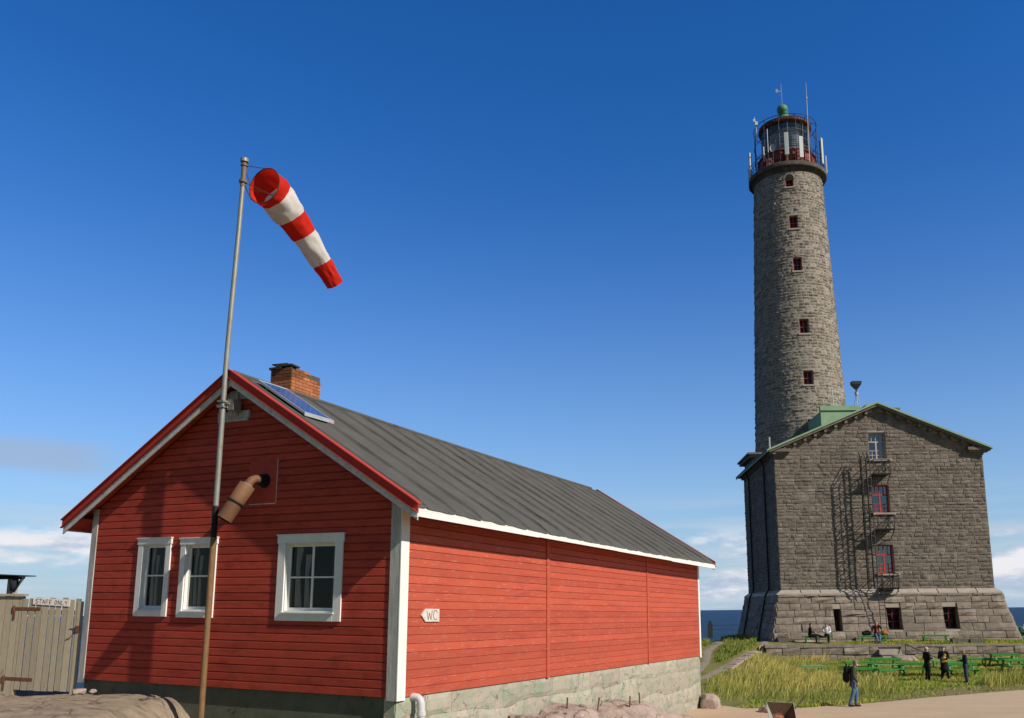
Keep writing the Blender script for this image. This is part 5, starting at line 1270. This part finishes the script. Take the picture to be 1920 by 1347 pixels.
# ------------------------------------------------------------------ benches and tables
def bench_proto(name, L_, matl, dp=.34, h=.45):
    t = empty(name, (0, 0, 0), 'x', 'bench')
    mb = MB(); mb.box((-L_/2, -dp/2, h-.045), (L_/2, -.01, h)); mb.box((-L_/2, .01, h-.045), (L_/2, dp/2, h)); mb.box((-L_/2+.02, -dp/2+.01, h-.11), (L_/2-.02, -dp/2+.04, h-.046)); mb.build('seat', matl, t, bevel=.006)
    for sx in (-1, 1):
        mb = MB(); x = sx*(L_/2-.22)
        for sy in (-1, 1): mb.box((x-.03, sy*dp*.36-.03, 0), (x+.03, sy*dp*.36+.03, h-.046))
        mb.box((x-.025, -dp*.36, .1), (x+.025, dp*.36, .15)); mb.build('leg', matl, t)
    return t
def table_proto(matl, L_=1.75, seat_mat=None):
    t = empty('picnic_table', (0, 0, 0), 'x', 'table'); sm_ = seat_mat or matl
    mb = MB()
    for k in range(5): y = -.36+k*.145; mb.box((-L_/2, y, .70), (L_/2, y+.138, .74))
    mb.box((-L_/2+.01, -.35, .63), (L_/2-.01, -.32, .699)); mb.build('tabletop', matl, t, bevel=.004)
    for sy in (-1, 1):
        mb = MB(); mb.box((-L_/2, sy*.68-.14, .41), (L_/2, sy*.68-.004, .45)); mb.box((-L_/2, sy*.68+.004, .41), (L_/2, sy*.68+.14, .45)); mb.build('seat', sm_, t, bevel=.004)
    for sx in (-1, 1):
        x = sx*(L_/2-.25); mb = MB(); mb.bar((x, -.22, .69), (x, -.62, 0), .05, .09, up=(1, 0, 0)); mb.bar((x, .22, .69), (x, .62, 0), .05, .09, up=(1, 0, 0)); mb.bar((x+.052*sx, -.78, .37), (x+.052*sx, .78, .37), .04, .09); mb.bar((x+.052*sx, -.34, .655), (x+.052*sx, .34, .655), .04, .07); mb.build('leg', M['iron'] if False else matl, t)
    return t
bp_ = bench_proto('bench', 1.95, M['green'])
TB = [((15.35, 60.2), 'green bench at the granite base with two people sitting on it'), ((19.2, 60.2), 'green bench at the granite base carrying the person in the orange shirt'), ((23.35, 60.2), 'empty green bench at the granite base left of the flower boxes')]
for i, ((x, y), lb) in enumerate(TB):
    o = bp_ if i == 0 else copy_tree(bp_); o.location = (x, y, HT(x, y)+.01); tag(o, lb, 'bench', 'benches along the granite base')
tp = table_proto(M['green']); tp2 = table_proto(M['green'], 1.75, M['pale_green'])
TT = [(tp, (14.7, 48.9), .05, 'green picnic table just behind the walking man'), (tp2, (16.55, 50.3), .03, 'green picnic table with faded pale seats, right of the walking man'), (tp, (17.3, 47.9), -.08, 'green picnic table left of the standing group of three'),
      (tp, (19.5, 47.3), .02, 'green picnic table directly behind the standing group of three'), (tp, (24.3, 52.4), .02, 'long green picnic table farthest right along the retaining wall'), (tp, (23.6, 49.4), .05, 'dark green picnic table at the right edge of the lawn')]
used = set()
for src, (x, y), a, lb in TT:
    o = src if id(src) not in used else copy_tree(src); used.add(id(src)); o.location = (x, y, HT(x, y)); o.rotation_euler = (0, 0, a); tag(o, lb, 'table', 'green picnic tables on the lawn')
b2_ = bench_proto('lawn_bench', 1.7, M['green'], .5, .46); b3_ = bench_proto('lawn_bench', 1.3, M['pale_green'], .8, .5)
BB = [(b2_, (14.3, 48.0), .06, 'low green bench before the picnic table behind the walking man'), (b3_, (12.2, 49.3), .0, 'pale green bench half hidden in the tall golden grass'), (b2_, (16.0, 47.6), .2, 'green bench at the edge of the tall grass, right of the walking man'),
      (b3_, (20.3, 51.5), .0, 'faded green bench between the standing people and the wall'), (b2_, (22.6, 52.7), .0, 'short green bench near the retaining wall, left of the longest table')]
used = set()
for src, (x, y), a, lb in BB:
    o = src if id(src) not in used else copy_tree(src); used.add(id(src)); o.location = (x, y, HT(x, y)); o.rotation_euler = (0, 0, a); tag(o, lb, 'bench', 'loose green benches on the lawn')
# shore bench, railing, table and chairs behind
tb2 = bench_proto('shore_bench', 2.1, M['iron'], .45, .5); tb2.location = (13.8, 98.0, HT(13.8, 98.0)); tag(tb2, 'dark bench on the shore beside the railing', 'bench')
rl = empty('shore_railing', (15, 98.8, .85), 'thin railing along the shore behind the lighthouse', 'railing')
mb = MB(); zz = HT(15, 98)+.0
for x in (-1.7, 2, 6, 10): mb.bar((x, 0, -.4), (x, 0, 1.1), .06, .06)
mb.bar((-1.7, 0, 1.05), (10, 0, 1.1), .05, .05); mb.bar((-1.7, 0, .6), (10, 0, .6), .03, .03); mb.build('rails', M['iron'], rl)
mb = MB(); mb.box((-1.95, -.2, -.3), (-1.45, .2, 1.2)); mb.box((-1.85, -.15, 1.2), (-1.55, .15, 1.55)); mb.build('end_post', M['iron'], rl)
st = empty('shore_chair', (15.4, 90, HT(15.4, 90)), 'dark chair in the shade left of the stone house', 'chair')
mb = MB(); mb.box((-.55, -.4, .42), (.55, .4, .50)); mb.build('seat', M['iron'], st)
mb = MB(); mb.box((-.55, .32, .5), (.55, .40, 1.1)); mb.build('backrest', M['iron'], st)
for sx in (-1, 1):
    mb = MB(); mb.box((sx*.5-.05, -.38, 0), (sx*.5+.05, -.28, 1.15 if sx > 0 else .8)); mb.box((sx*.5-.05, .3, 0), (sx*.5+.05, .4, 1.1)); mb.build('leg', M['iron'], st)
# blue tarp covered thing
bm_o = boulder('covered_load', (16.45, 90, 1.5), (.75, .6, .62), M['blue'], 'blue tarpaulin covered heap in the shade beside the stone house', 9); bm_o['category'] = 'heap'
# flower boxes
for (x, y, lb, w_) in ((24.7, 59.5, 'flower box with yellow flowers on the terrace edge', .55), (25.85, 59.5, 'low dark planter right of the yellow flower box', .5), (13.15, 60.7, 'small brown planter at the left corner of the granite base', .4)):
    t = empty('planter', (x, y, HT(x, y)), lb, 'planter', 0, 'planters on the terrace')
    mb = MB(); mb.add([(-w_*.9, -.2, 0), (w_*.9, -.2, 0), (w_*.9, .2, 0), (-w_*.9, .2, 0), (-w_, -.25, .28), (w_, -.25, .28), (w_, .25, .28), (-w_, .25, .28)], [(0,3,2,1),(4,5,6,7),(0,1,5,4),(1,2,6,5),(2,3,7,6),(3,0,4,7)]); mb.build('box', M['planter'], t)
    mb = MB(); rr = random.Random(int(x*10))
    for k in range(220):
        a = rr.uniform(-w_*.9, w_*.9); b = rr.uniform(-.2, .2); h_ = rr.uniform(.25, .55); s_ = rr.uniform(.03, .06); d = Vector((rr.uniform(-1, 1), rr.uniform(-1, 1), rr.uniform(-1, 1))).normalized(); e = d.orthogonal().normalized()
        mb.add([Vector((a, b, h_)), Vector((a, b, h_))+d*s_, Vector((a, b, h_))+d*s_*.5+e*s_], [(0, 1, 2)], 1 if (rr.random() < .3 and abs(a) < w_*.5 and x > 14 and x < 25.5) else 0)
    mb.build('foliage', [M['leaf'], M['flower']], t)

# ------------------------------------------------------------------ wheelbarrow
wb = empty('wheelbarrow', (6.05, 28.6, 0), 'worn steel wheelbarrow with rusty tub on the paving', 'wheelbarrow', R(12))
Mw = Matrix.Translation((0, 0, .30)) @ Matrix.Rotation(R(-9), 4, 'Y') @ Matrix.Rotation(R(48), 4, 'X') @ Matrix.Rotation(R(-14), 4, 'Z')
mb = MB()
top = [(-.48, -.50, .0), (.42, -.42, .0), (.46, .46, .0), (-.44, .50, .0)]; bot = [(-.22, -.30, -.34), (.22, -.28, -.34), (.26, .22, -.34), (-.24, .24, -.34)]
def ins(p_, k=.97): return (p_[0]*k, p_[1]*k, p_[2]+.008)
vs = [Mw @ Vector(p_) for p_ in top+bot+[ins(p_) for p_ in top]+[ins(p_, .95) for p_ in bot]]
mb.add(vs, [(0, 4, 5, 1), (1, 5, 6, 2), (2, 6, 7, 3), (3, 7, 4, 0), (4, 7, 6, 5)], 0); mb.add(vs, [(8, 9, 13, 12), (9, 10, 14, 13), (10, 11, 15, 14), (12, 13, 14, 15)], 1); mb.add(vs, [(11, 8, 12, 15), (0, 1, 9, 8), (1, 2, 10, 9), (2, 3, 11, 10), (3, 0, 8, 11)], 0)  # left inner face gets the pale outer steel as painted sunlight
mb.build('tub', [M['tub_out'], M['tub_in']], wb)
mb = MB()
for sx in (-1, 1):
    mb.tube([Mw @ Vector((sx*.25, -.75, -.36)), Mw @ Vector((sx*.28+.1, .3, -.37)), Mw @ Vector((sx*.20+.75, .85, -.30))], .018, 8)
mb.build('handle', M['iron'], wb)
for sx in (-1, 1): mb = MB(); mb.tube([Mw @ Vector((sx*.20+.68, .78, -.305)), Mw @ Vector((sx*.20+.80, .90, -.295))], .027, 8); mb.build('grip', M['rust'], wb)
mb = MB(); c0 = Mw @ Vector((0, -.80, -.36)); a_ = (Mw.to_3x3() @ Vector((1, 0, 0)))
e1 = a_.orthogonal().normalized(); e2 = a_.cross(e1); pts = [c0+(e1*math.cos(2*math.pi*k/20)+e2*math.sin(2*math.pi*k/20))*.15 for k in range(21)]
mb.tube([tuple(p_) for p_ in pts], .04, 8, cap=False); mb.tube([c0-a_*.25, c0+a_*.25], .02, 6); mb.build('wheel', M['black'], wb)

# ------------------------------------------------------------------ people
def capsule(mb, a, b, ra, rb, fl=1.0, n=14):
    """tapered capsule; fl squashes it along local y"""
    a = Vector(a); b = Vector(b); d = b-a; Ln = d.length
    if Ln < 1e-6: d = Vector((0, 0, 1)); Ln = 1e-6
    d = d.normalized(); u = Vector((0, 1, 0)) if abs(d.y) < .9 else Vector((1, 0, 0)); e = d.cross(u).normalized(); f = d.cross(e)
    prof = []
    for k in range(5): t = math.pi/2*(1-k/5.0); prof.append((a-d*ra*math.sin(t), ra*math.cos(t)+1e-4))
    prof.append((a, ra)); prof.append((b, rb))
    for k in range(1, 6): t = math.pi/2*k/5; prof.append((b+d*rb*math.sin(t), rb*math.cos(t)+1e-4))
    vs = []
    mid = (a+b)/2
    for c0, r in prof:
        for k in range(n):
            th = 2*math.pi*k/n; p_ = c0+(e*math.cos(th)+f*math.sin(th))*r
            p_.y = mid.y+(p_.y-mid.y)*fl if fl != 1 else p_.y; vs.append(p_)
    m_ = len(prof); fs = [(i*n+k, i*n+(k+1) % n, (i+1)*n+(k+1) % n, (i+1)*n+k) for i in range(m_-1) for k in range(n)]
    fs += [tuple(range(n))[::-1], tuple((m_-1)*n+k for k in range(n))]
    mb.add(vs, fs, 0, smooth=True)
def fuse(mb, name, matl, parent, vox=.012):
    o = mb.build(name, matl, parent); r = o.modifiers.new('fuse', 'REMESH'); r.mode = 'VOXEL'; r.voxel_size = vox; r.use_smooth_shade = True
    s_ = o.modifiers.new('smooth', 'SMOOTH'); s_.factor = .5; s_.iterations = 3
    return o
STAND = dict(hip=(0, 0, .93), chest=(0, 0, 1.30), neck=(0, .0, 1.48), head=(0, .02, 1.62), sh=.185, el=((-.24, -.02, 1.16), (.24, -.02, 1.16)), wr=((-.25, .06, .92), (.25, .06, .92)), kn=((-.10, .02, .50), (.10, .02, .50)), an=((-.11, -.02, .09), (.11, -.02, .09)), toe=.17)
def person(loc, rz, label, top, legs, shoe, hair, pose=None, height=1.75, coat=0.0, cap=None, vox=.012, extra=None, shirt=None):
    P = dict(STAND); P.update(pose or {}); k = height/1.75
    root = empty('person', loc, label, 'person', rz); root.scale = (k, k, k)
    V = Vector; hip, ch_, nk, hd = V(P['hip']), V(P['chest']), V(P['neck']), V(P['head'])
    shl = [ch_+V((s_*P['sh'], 0, .13)) for s_ in (-1, 1)]
    hj = [hip+V((s_*.09, 0, -.02)) for s_ in (-1, 1)]
    b = MB()
    capsule(b, hip, ch_, .125, .135, .75); capsule(b, ch_+V((0, 0, .08)), nk, .10, .055, .8); capsule(b, nk, hd-V((0, 0, .04)), .052, .052)
    capsule(b, hd+V((0, -.01, .02)), hd+V((0, .005, -.045)), .088, .066); capsule(b, hd+V((0, .05, -.07)), hd+V((0, .045, -.06)), .038, .04)      # skull, jaw
    capsule(b, hd+V((0, .088, .0)), hd+V((0, .098, -.025)), .010, .014); 
    for s_ in (-1, 1): capsule(b, hd+V((s_*.082, -.005, .01)), hd+V((s_*.084, -.005, -.025)), .014, .010)
    for i, s_ in enumerate((-1, 1)):
        el, wr, kn, an = V(P['el'][i]), V(P['wr'][i]), V(P['kn'][i]), V(P['an'][i])
        capsule(b, shl[i], el, .052, .040); capsule(b, el, wr, .040, .026)
        d = (wr-el).normalized(); side = V((1, 0, 0)) if abs(d.x) < .8 else V((0, 1, 0)); fr_ = (side-d*side.dot(d)).normalized(); nrm = d.cross(fr_)
        pm = wr+d*.05
        for q in (-.020, 0, .020): capsule(b, wr+d*.01+nrm*0+fr_.cross(d)*q, wr+d*.085+fr_.cross(d)*q*1.2, .016, .014)
        spread = fr_.cross(d)
        for q, ln in ((-.032, .060), (-.011, .074), (.011, .070), (.031, .055)):
            k0 = wr+d*.09+spread*q; k1 = k0+d*ln*.55-fr_*s_*.006; k2 = k1+(d*.75-fr_*s_*.6).normalized()*ln*.5
            capsule(b, k0, k1, .0095, .009, n=8); capsule(b, k1, k2, .009, .008, n=8)
        t0 = wr+d*.035+spread*(-.034); capsule(b, t0, t0+(d*.6-spread*.6).normalized()*.05, .012, .010, n=8)
        capsule(b, hj[i], kn, .082, .055); capsule(b, kn, an, .052, .034); capsule(b, an-V((0, 0, .03)), an+V((0, P['toe']*.6, -.05)), .034, .03)
    body = fuse(b, 'body', M['skin'], root, min(vox, .0085))
    # trousers
    b = MB(); capsule(b, hip+V((0, 0, .06)), hip-V((0, 0, .04)), .145, .145, .82)
    for i in (0, 1):
        kn, an = V(P['kn'][i]), V(P['an'][i]); capsule(b, hj[i], kn, .098, .075); capsule(b, kn, an+(kn-an).normalized()*.03, .075, .062)
    fuse(b, 'trousers', M[legs], root, vox)
    # top
    b = MB(); lowz = hip-V((0, 0, .04+coat))
    capsule(b, hip+V((0, 0, .05)), ch_, .155+coat*.12, .165, .80); capsule(b, ch_+V((0, 0, .08)), nk-V((0, 0, .02)), .13, .072, .85)
    if not P.get('sit'):
        capsule(b, hip+V((0, 0, .05)), lowz, .155, .165+coat*.18, .85)
    else: capsule(b, hip+V((0, 0, .05)), hip+V((0, .03, .0)), .155, .16, .9)
    for i in (0, 1): capsule(b, shl[i], V(P['el'][i]), .073, .060); capsule(b, V(P['el'][i]), V(P['wr'][i])-(V(P['wr'][i])-V(P['el'][i])).normalized()*.01, .058, .042)
    capsule(b, shl[0], shl[1], .072, .072)
    fuse(b, 'jacket', M[top], root, vox)
    if shirt:
        b = MB(); capsule(b, ch_+V((0, .075, -.30)), ch_+V((0, .085, .05)), .095, .085, .8); capsule(b, nk+V((0, .02, -.03)), nk, .06, .058); fuse(b, 'shirt', M[shirt], root, vox)
    for i in (0, 1):
        an = V(P['an'][i]); fd = V(P.get('foot', (0, 1, 0))); b = MB(); capsule(b, an+V((0, -.02, -.045)), an+fd*P['toe']*.85+V((0, 0, -.055)), .045, .036); capsule(b, an+V((0, 0, -.03)), an+V((0, 0, .02)), .045, .045); fuse(b, 'shoe', M[shoe], root, vox)
    b = MB()
    if cap:
        capsule(b, hd+V((0, -.012, .045)), hd+V((0, .0, .05)), .098, .092); capsule(b, hd+V((-.03, .10, .045)), hd+V((.03, .10, .045)), .035, .035)
        fuse(b, 'cap', M[cap], root, .012)
        b = MB(); capsule(b, hd+V((0, -.035, .0)), hd+V((0, -.045, -.04)), .078, .065); fuse(b, 'hair', M[hair], root, .012)
    else:
        capsule(b, hd+V((0, -.025, .045)), hd+V((0, -.035, .0)), .094, .088); capsule(b, hd+V((0, -.05, .0)), hd+V((0, -.045, -.07)), .072, .05); fuse(b, 'hair', M[hair], root, .012)
    for s_ in (-1, 1): b = MB(); capsule(b, hd+V((s_*.030, .080, .008)), hd+V((s_*.030, .081, .008)), .009, .009, n=8); b.build('eye', M['black'], root)
    if extra: extra(root)
    return root
def backpack(root):
    b = MB(); capsule(b, (0, -.25, 1.02), (0, -.24, 1.36), .15, .13, .75); capsule(b, (0, -.34, 1.02), (0, -.32, 1.18), .10, .09, .6)
    for s_ in (-1, 1): capsule(b, (s_*.12, -.12, 1.50), (s_*.13, -.20, 1.05), .02, .02)
    fuse(b, 'backpack', M['blackc'], root)
# walking man with rucksack, seen in profile
person((9.85, 33.62, -.01), R(-90-8), 'walking man in an olive jacket, jeans and grey cap with a black rucksack', 'olive', 'jeans', 'shoe', 'greyc',
       dict(neck=(0, .05, 1.46), head=(0, .13, 1.58), chest=(0, -.0, 1.28), el=((-.25, -.04, 1.14), (.25, -.02, 1.14)), wr=((-.25, .05, .90), (.25, .10, .92)), kn=((-.10, .10, .50), (.10, -.04, .50)), an=((-.10, .06, .09), (.10, -.20, .10))), 1.74, .06, cap='greyc', extra=backpack, vox=.010)
def phone(c):
    def f(root):
        b = MB(); capsule(b, c, (c[0]+.08, c[1]+.02, c[2]+.03), .03, .03); fuse(b, 'held_paper', M['whitec'], root)
    return f
HOLD = dict(el=((-.25, .02, 1.16), (.25, .02, 1.16)), wr=((-.10, .26, 1.18), (.12, .27, 1.16)))
person((16.92, 44.9, -.02), R(-75), 'standing person in a dark jacket and pale cap, leftmost of the three', 'blackc', 'blackc', 'orshoe', 'hair_bl', dict(HOLD), 1.68, .10, cap='beige', extra=phone((0, .32, 1.18)))
def satchel(root):
    b = MB(); capsule(b, (-.06, .15, 1.30), (.05, .16, 1.10), .075, .085, .5); capsule(b, (-.10, .15, .98), (.08, .16, .96), .07, .07, .6); fuse(b, 'mustard_top', M['mustard'], root)
person((17.98, 45.4, -.02), R(160), 'standing person in a long black coat over a mustard top, middle of three', 'blackc', 'blackc', 'orshoe', 'hair_br', dict(HOLD, kn=((-.13, .03, .5), (.12, .0, .5)), an=((-.17, .0, .09), (.15, -.02, .09))), 1.68, .30, extra=satchel)
person((18.36, 43.75, -.02), R(80), 'standing person in a navy jacket with hands forward, rightmost of the three', 'navy', 'jeansd', 'shoe', 'hair_bl', dict(HOLD, head=(0, .07, 1.60)), 1.58, .02)
SIT = dict(sit=True, hip=(0, 0, .56), chest=(0, .04, .93), neck=(0, .07, 1.10), head=(0, .10, 1.24), el=((-.25, .10, .78), (.25, .10, .78)), wr=((-.12, .32, .72), (.12, .32, .74)), kn=((-.12, .44, .52), (.12, .44, .52)), an=((-.12, .46, .09), (.12, .50, .09)))
gz = HT(15, 60.1)+.01
person((14.85, 60.1, gz), R(-100), 'seated person in black clothes on the left end of the left terrace bench', 'blackc', 'blackc', 'shoe', 'hair_dk', dict(SIT, kn=((-.10, .44, .56), (.12, .40, .50)), an=((-.05, .80, .45), (.10, .42, .09))), 1.7)
person((16.0, 60.1, gz), R(165), 'seated person in a white top on the right end of the left terrace bench', 'whitec', 'blackc', 'shoe', 'hair_br', dict(SIT, head=(0, .17, 1.20), kn=((-.12, .44, .52), (.02, .48, .60)), an=((-.10, .46, .09), (-.15, .62, .42))), 1.7, cap=None)
person((19.4, 60.1, gz-.02), R(172), 'seated person in an orange shirt and open dark jacket, one hand raised', 'blackc', 'jeans', 'shoe', 'hair_bl', dict(SIT, chest=(0, -.02, .95), neck=(0, -.02, 1.13), head=(0, .01, 1.27), el=((-.28, .12, .95), (.30, .10, .84)), wr=((-.10, .20, 1.20), (.34, .22, 1.0)), kn=((-.12, .42, .50), (.12, .42, .50)), an=((-.05, .66, .09), (.06, .66, .09))), 1.78, shirt='orange')
def bagmesh(name, loc, sz, matl, label):
    t = empty(name, loc, label, 'bag'); b = MB(); capsule(b, (-sz[0], 0, sz[2]*.5), (sz[0], 0, sz[2]*.5), sz[2]*.5, sz[2]*.45, .9); capsule(b, (-sz[0]*.5, 0, sz[2]*.7), (sz[0]*.5, 0, sz[2]*.8), sz[2]*.4, sz[2]*.35, .9); fuse(b, 'bag_body', matl, t, .012)
    b = MB(); b.tube([(-sz[0]*.6, 0, sz[2]*.9), (-sz[0]*.3, 0, sz[2]*1.3), (sz[0]*.3, 0, sz[2]*1.3), (sz[0]*.6, 0, sz[2]*.9)], .015, 6); b.build('strap', matl, t)
bagmesh('bag', (18.75, 60.2, gz+.46), (.20, .2, .30), M['blackc'], 'black bag lying on the bench left of the person in the orange shirt')
bagmesh('bag', (19.98, 60.2, gz+.46), (.07, .2, .34), M['bag_or'], 'orange brown bag on the bench right of the person in the orange shirt')
# at the right edge
tr_ = copy_tree(tp); tr_.location = (30.6, 62.6, 1.5); tr_.rotation_euler = (0, 0, .3); tag(tr_, 'green table right of the granite base corner with people around it', 'table', 'green picnic tables on the lawn')
person((30.35, 64.0, 1.85), R(170), 'seated person in dark clothes behind the green table at the right edge', 'navy', 'blackc', 'shoe', 'hair_dk', dict(SIT), 1.7)
person((30.45, 61.8, 1.40), R(20), 'seated person in a white and purple top before the green table at right', 'whitec', 'blue', 'shoe', 'hair_bl', dict(SIT), 1.6, shirt='purple')

# ------------------------------------------------------------------ grass
def inpoly(px, py, poly):
    r = np.zeros(px.shape, bool); j = len(poly)-1
    for i in range(len(poly)):
        xi, yi = poly[i]; xj, yj = poly[j]
        c_ = ((yi > py) != (yj > py)) & (px < (xj-xi)*(py-yi)/(yj-yi+1e-12)+xi); r ^= c_; j = i
    return r
TALL = [(4.6, 37.6), (6.0, 36.0), (8.2, 34.9), (11.0, 36.0), (13.2, 37.8), (13.6, 41), (15.6, 45.3), (14.4, 46.9), (13.3, 47.4), (12.9, 50.0), (13.4, 54), (15.5, 57.9), (11.8, 58.0), (10.5, 54.6), (9.3, 51.5), (8.3, 48.6), (7.2, 46.3), (5.5, 42.5)]
TUFT = [(18.3, 40.9), (21.5, 41.6), (26, 44.5), (27, 47), (23, 46.5), (19.5, 44.5), (18.4, 42.6)]
PATHS = [[(4.4, 43.0), (5.6, 44.6), (7.0, 47.6), (8.2, 50.4), (10.3, 56.0), (11.6, 59.4), (12.4, 63.5)], [(9.0, 78), (9.6, 70), (9.0, 62), (7.2, 55), (6.4, 50), (5.2, 45.5)]]
def dist_path(x, y):
    d = np.full(x.shape, 9e9)
    for P_ in PATHS:
        for (a, b) in zip(P_, P_[1:]):
            vx, vy = b[0]-a[0], b[1]-a[1]; t_ = np.clip(((x-a[0])*vx+(y-a[1])*vy)/(vx*vx+vy*vy), 0, 1)
            d = np.minimum(d, np.hypot(x-a[0]-t_*vx, y-a[1]-t_*vy))
    return d
def field(x, y, s, seed):
    return (np.sin(x*s+seed+1.7*np.sin(y*s*.7+seed))*np.cos(y*s*1.3-seed+1.1*np.sin(x*s*.9))+.5*np.sin(x*s*2.3+y*s*1.9+seed*2)*np.cos(y*s*2.9-x*s+seed))/1.5
def blades(name, n, box, accept, hfun, wfun, cols, mixf, lean, label_kind='stuff', wind=(.5, .1)):
    rs = np.random.RandomState(hash(name) % 1000 if False else len(name)*7)
    x = rs.uniform(box[0], box[1], n); y = rs.uniform(box[2], box[3], n); k = accept(x, y, rs.rand(n)); x, y = x[k], y[k]; n = len(x)
    z = np.array([HT(a, b) for a, b in zip(x, y)])-.02
    h = hfun(x, y, rs.rand(n)); w_ = wfun(rs.rand(n))
    th = rs.uniform(0, 2*np.pi, n)*.35+rs.choice([0, np.pi], n)*0; dx, dy = np.cos(th), np.sin(th)
    lx = (rs.randn(n)*lean+wind[0]*lean)*h; lyy = (rs.randn(n)*lean+wind[1]*lean)*h
    v = np.zeros((n, 5, 3), np.float32)
    v[:, 0] = np.stack([x-dx*w_/2, y-dy*w_/2, z], 1); v[:, 1] = np.stack([x+dx*w_/2, y+dy*w_/2, z], 1)
    v[:, 2] = np.stack([x+dx*w_*.42+lx*.35, y+dy*w_*.42+lyy*.35, z+h*.6], 1); v[:, 3] = np.stack([x-dx*w_*.42+lx*.35, y-dy*w_*.42+lyy*.35, z+h*.6], 1)
    v[:, 4] = np.stack([x+lx, y+lyy, z+h], 1)
    me = bpy.data.meshes.new(name); me.vertices.add(n*5); me.vertices.foreach_set('co', v.ravel())
    base = np.arange(n)*5
    loops = np.stack([base, base+1, base+2, base+3, base+3, base+2, base+4], 1).ravel()
    me.loops.add(n*7); me.loops.foreach_set('vertex_index', loops.astype(np.int32))
    me.polygons.add(n*2); st_ = np.stack([np.arange(n)*7, np.arange(n)*7+4], 1).ravel(); me.polygons.foreach_set('loop_start', st_.astype(np.int32))
    me.update(calc_edges=True)
    f = np.clip(mixf(x, y)+rs.randn(n)*.22, 0, 1)[:, None]
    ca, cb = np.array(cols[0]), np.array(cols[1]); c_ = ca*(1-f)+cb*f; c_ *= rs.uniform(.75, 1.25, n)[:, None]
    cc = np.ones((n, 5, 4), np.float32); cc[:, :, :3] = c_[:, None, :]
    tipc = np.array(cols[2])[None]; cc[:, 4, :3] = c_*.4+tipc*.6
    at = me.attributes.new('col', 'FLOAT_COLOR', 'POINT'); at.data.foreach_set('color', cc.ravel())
    me.materials.append(M['grass']); o = bpy.data.objects.new(name, me); COL.objects.link(o); tag(o, kind='stuff'); return o
G1, G2, G3 = (.10, .15, .028), (.24, .20, .07), (.30, .25, .10)
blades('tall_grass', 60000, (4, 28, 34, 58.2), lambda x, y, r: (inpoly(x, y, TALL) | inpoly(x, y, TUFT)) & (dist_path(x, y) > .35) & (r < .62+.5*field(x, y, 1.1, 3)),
       lambda x, y, r: (.16+.40*r)*(1+.45*field(x, y, .8, 1))*np.clip((y-34.5)/5, .35, 1)*np.where(x > 17, 1.5, 1), lambda r: .022+.02*r, ((.20, .27, .04), (.62, .50, .145), (.76, .62, .24)), lambda x, y: .42+.55*field(x, y, .45, 5)+.22*np.clip((y-42)/7, -1, 1), .30, wind=(1.2, .2))
plain = lambda x, y: (y > np.array([edge_y(a) for a in x])+.02)
def acc(x, y, r):
    k = plain(x, y) & (dist_path(x, y) > .30+.25*r) & ~inpoly(x, y, TALL)
    lx = (x-HX)*ex[0]+(y-HY)*ex[1]; k &= lx > 1.2
    k &= ~((y > 61.0-.0) & (x > 12.2) & (x < 30)) & ~((y > 58.2) & (y < 59.0) & (x > 11.4))
    strip = (x > 11.5) & (y < np.array([edge_y(a) for a in x])+3.0+.7*field(x, y, 1.5, 2)); k &= ~strip | (r > .80+.15*field(x, y, 2.2, 4))
    return k
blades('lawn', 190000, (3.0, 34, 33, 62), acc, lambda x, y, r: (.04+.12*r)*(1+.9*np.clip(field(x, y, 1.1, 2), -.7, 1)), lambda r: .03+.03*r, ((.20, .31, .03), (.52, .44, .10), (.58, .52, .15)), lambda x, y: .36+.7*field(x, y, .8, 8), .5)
blades('shore_grass', 60000, (4, 20, 50, 97), lambda x, y, r: (dist_path(x, y) > .55) & ~((x > 12.0) & (y < 76)) & ~inpoly(x, y, TALL) & ((x < 11.2) | (y > 59)), lambda x, y, r: (.10+.28*r)*(1+.7*field(x, y, .9, 4)), lambda r: .05+.05*r, ((.13, .20, .03), (.30, .28, .06), (.34, .32, .09)), lambda x, y: .4+.4*field(x, y, .4, 2), .3)
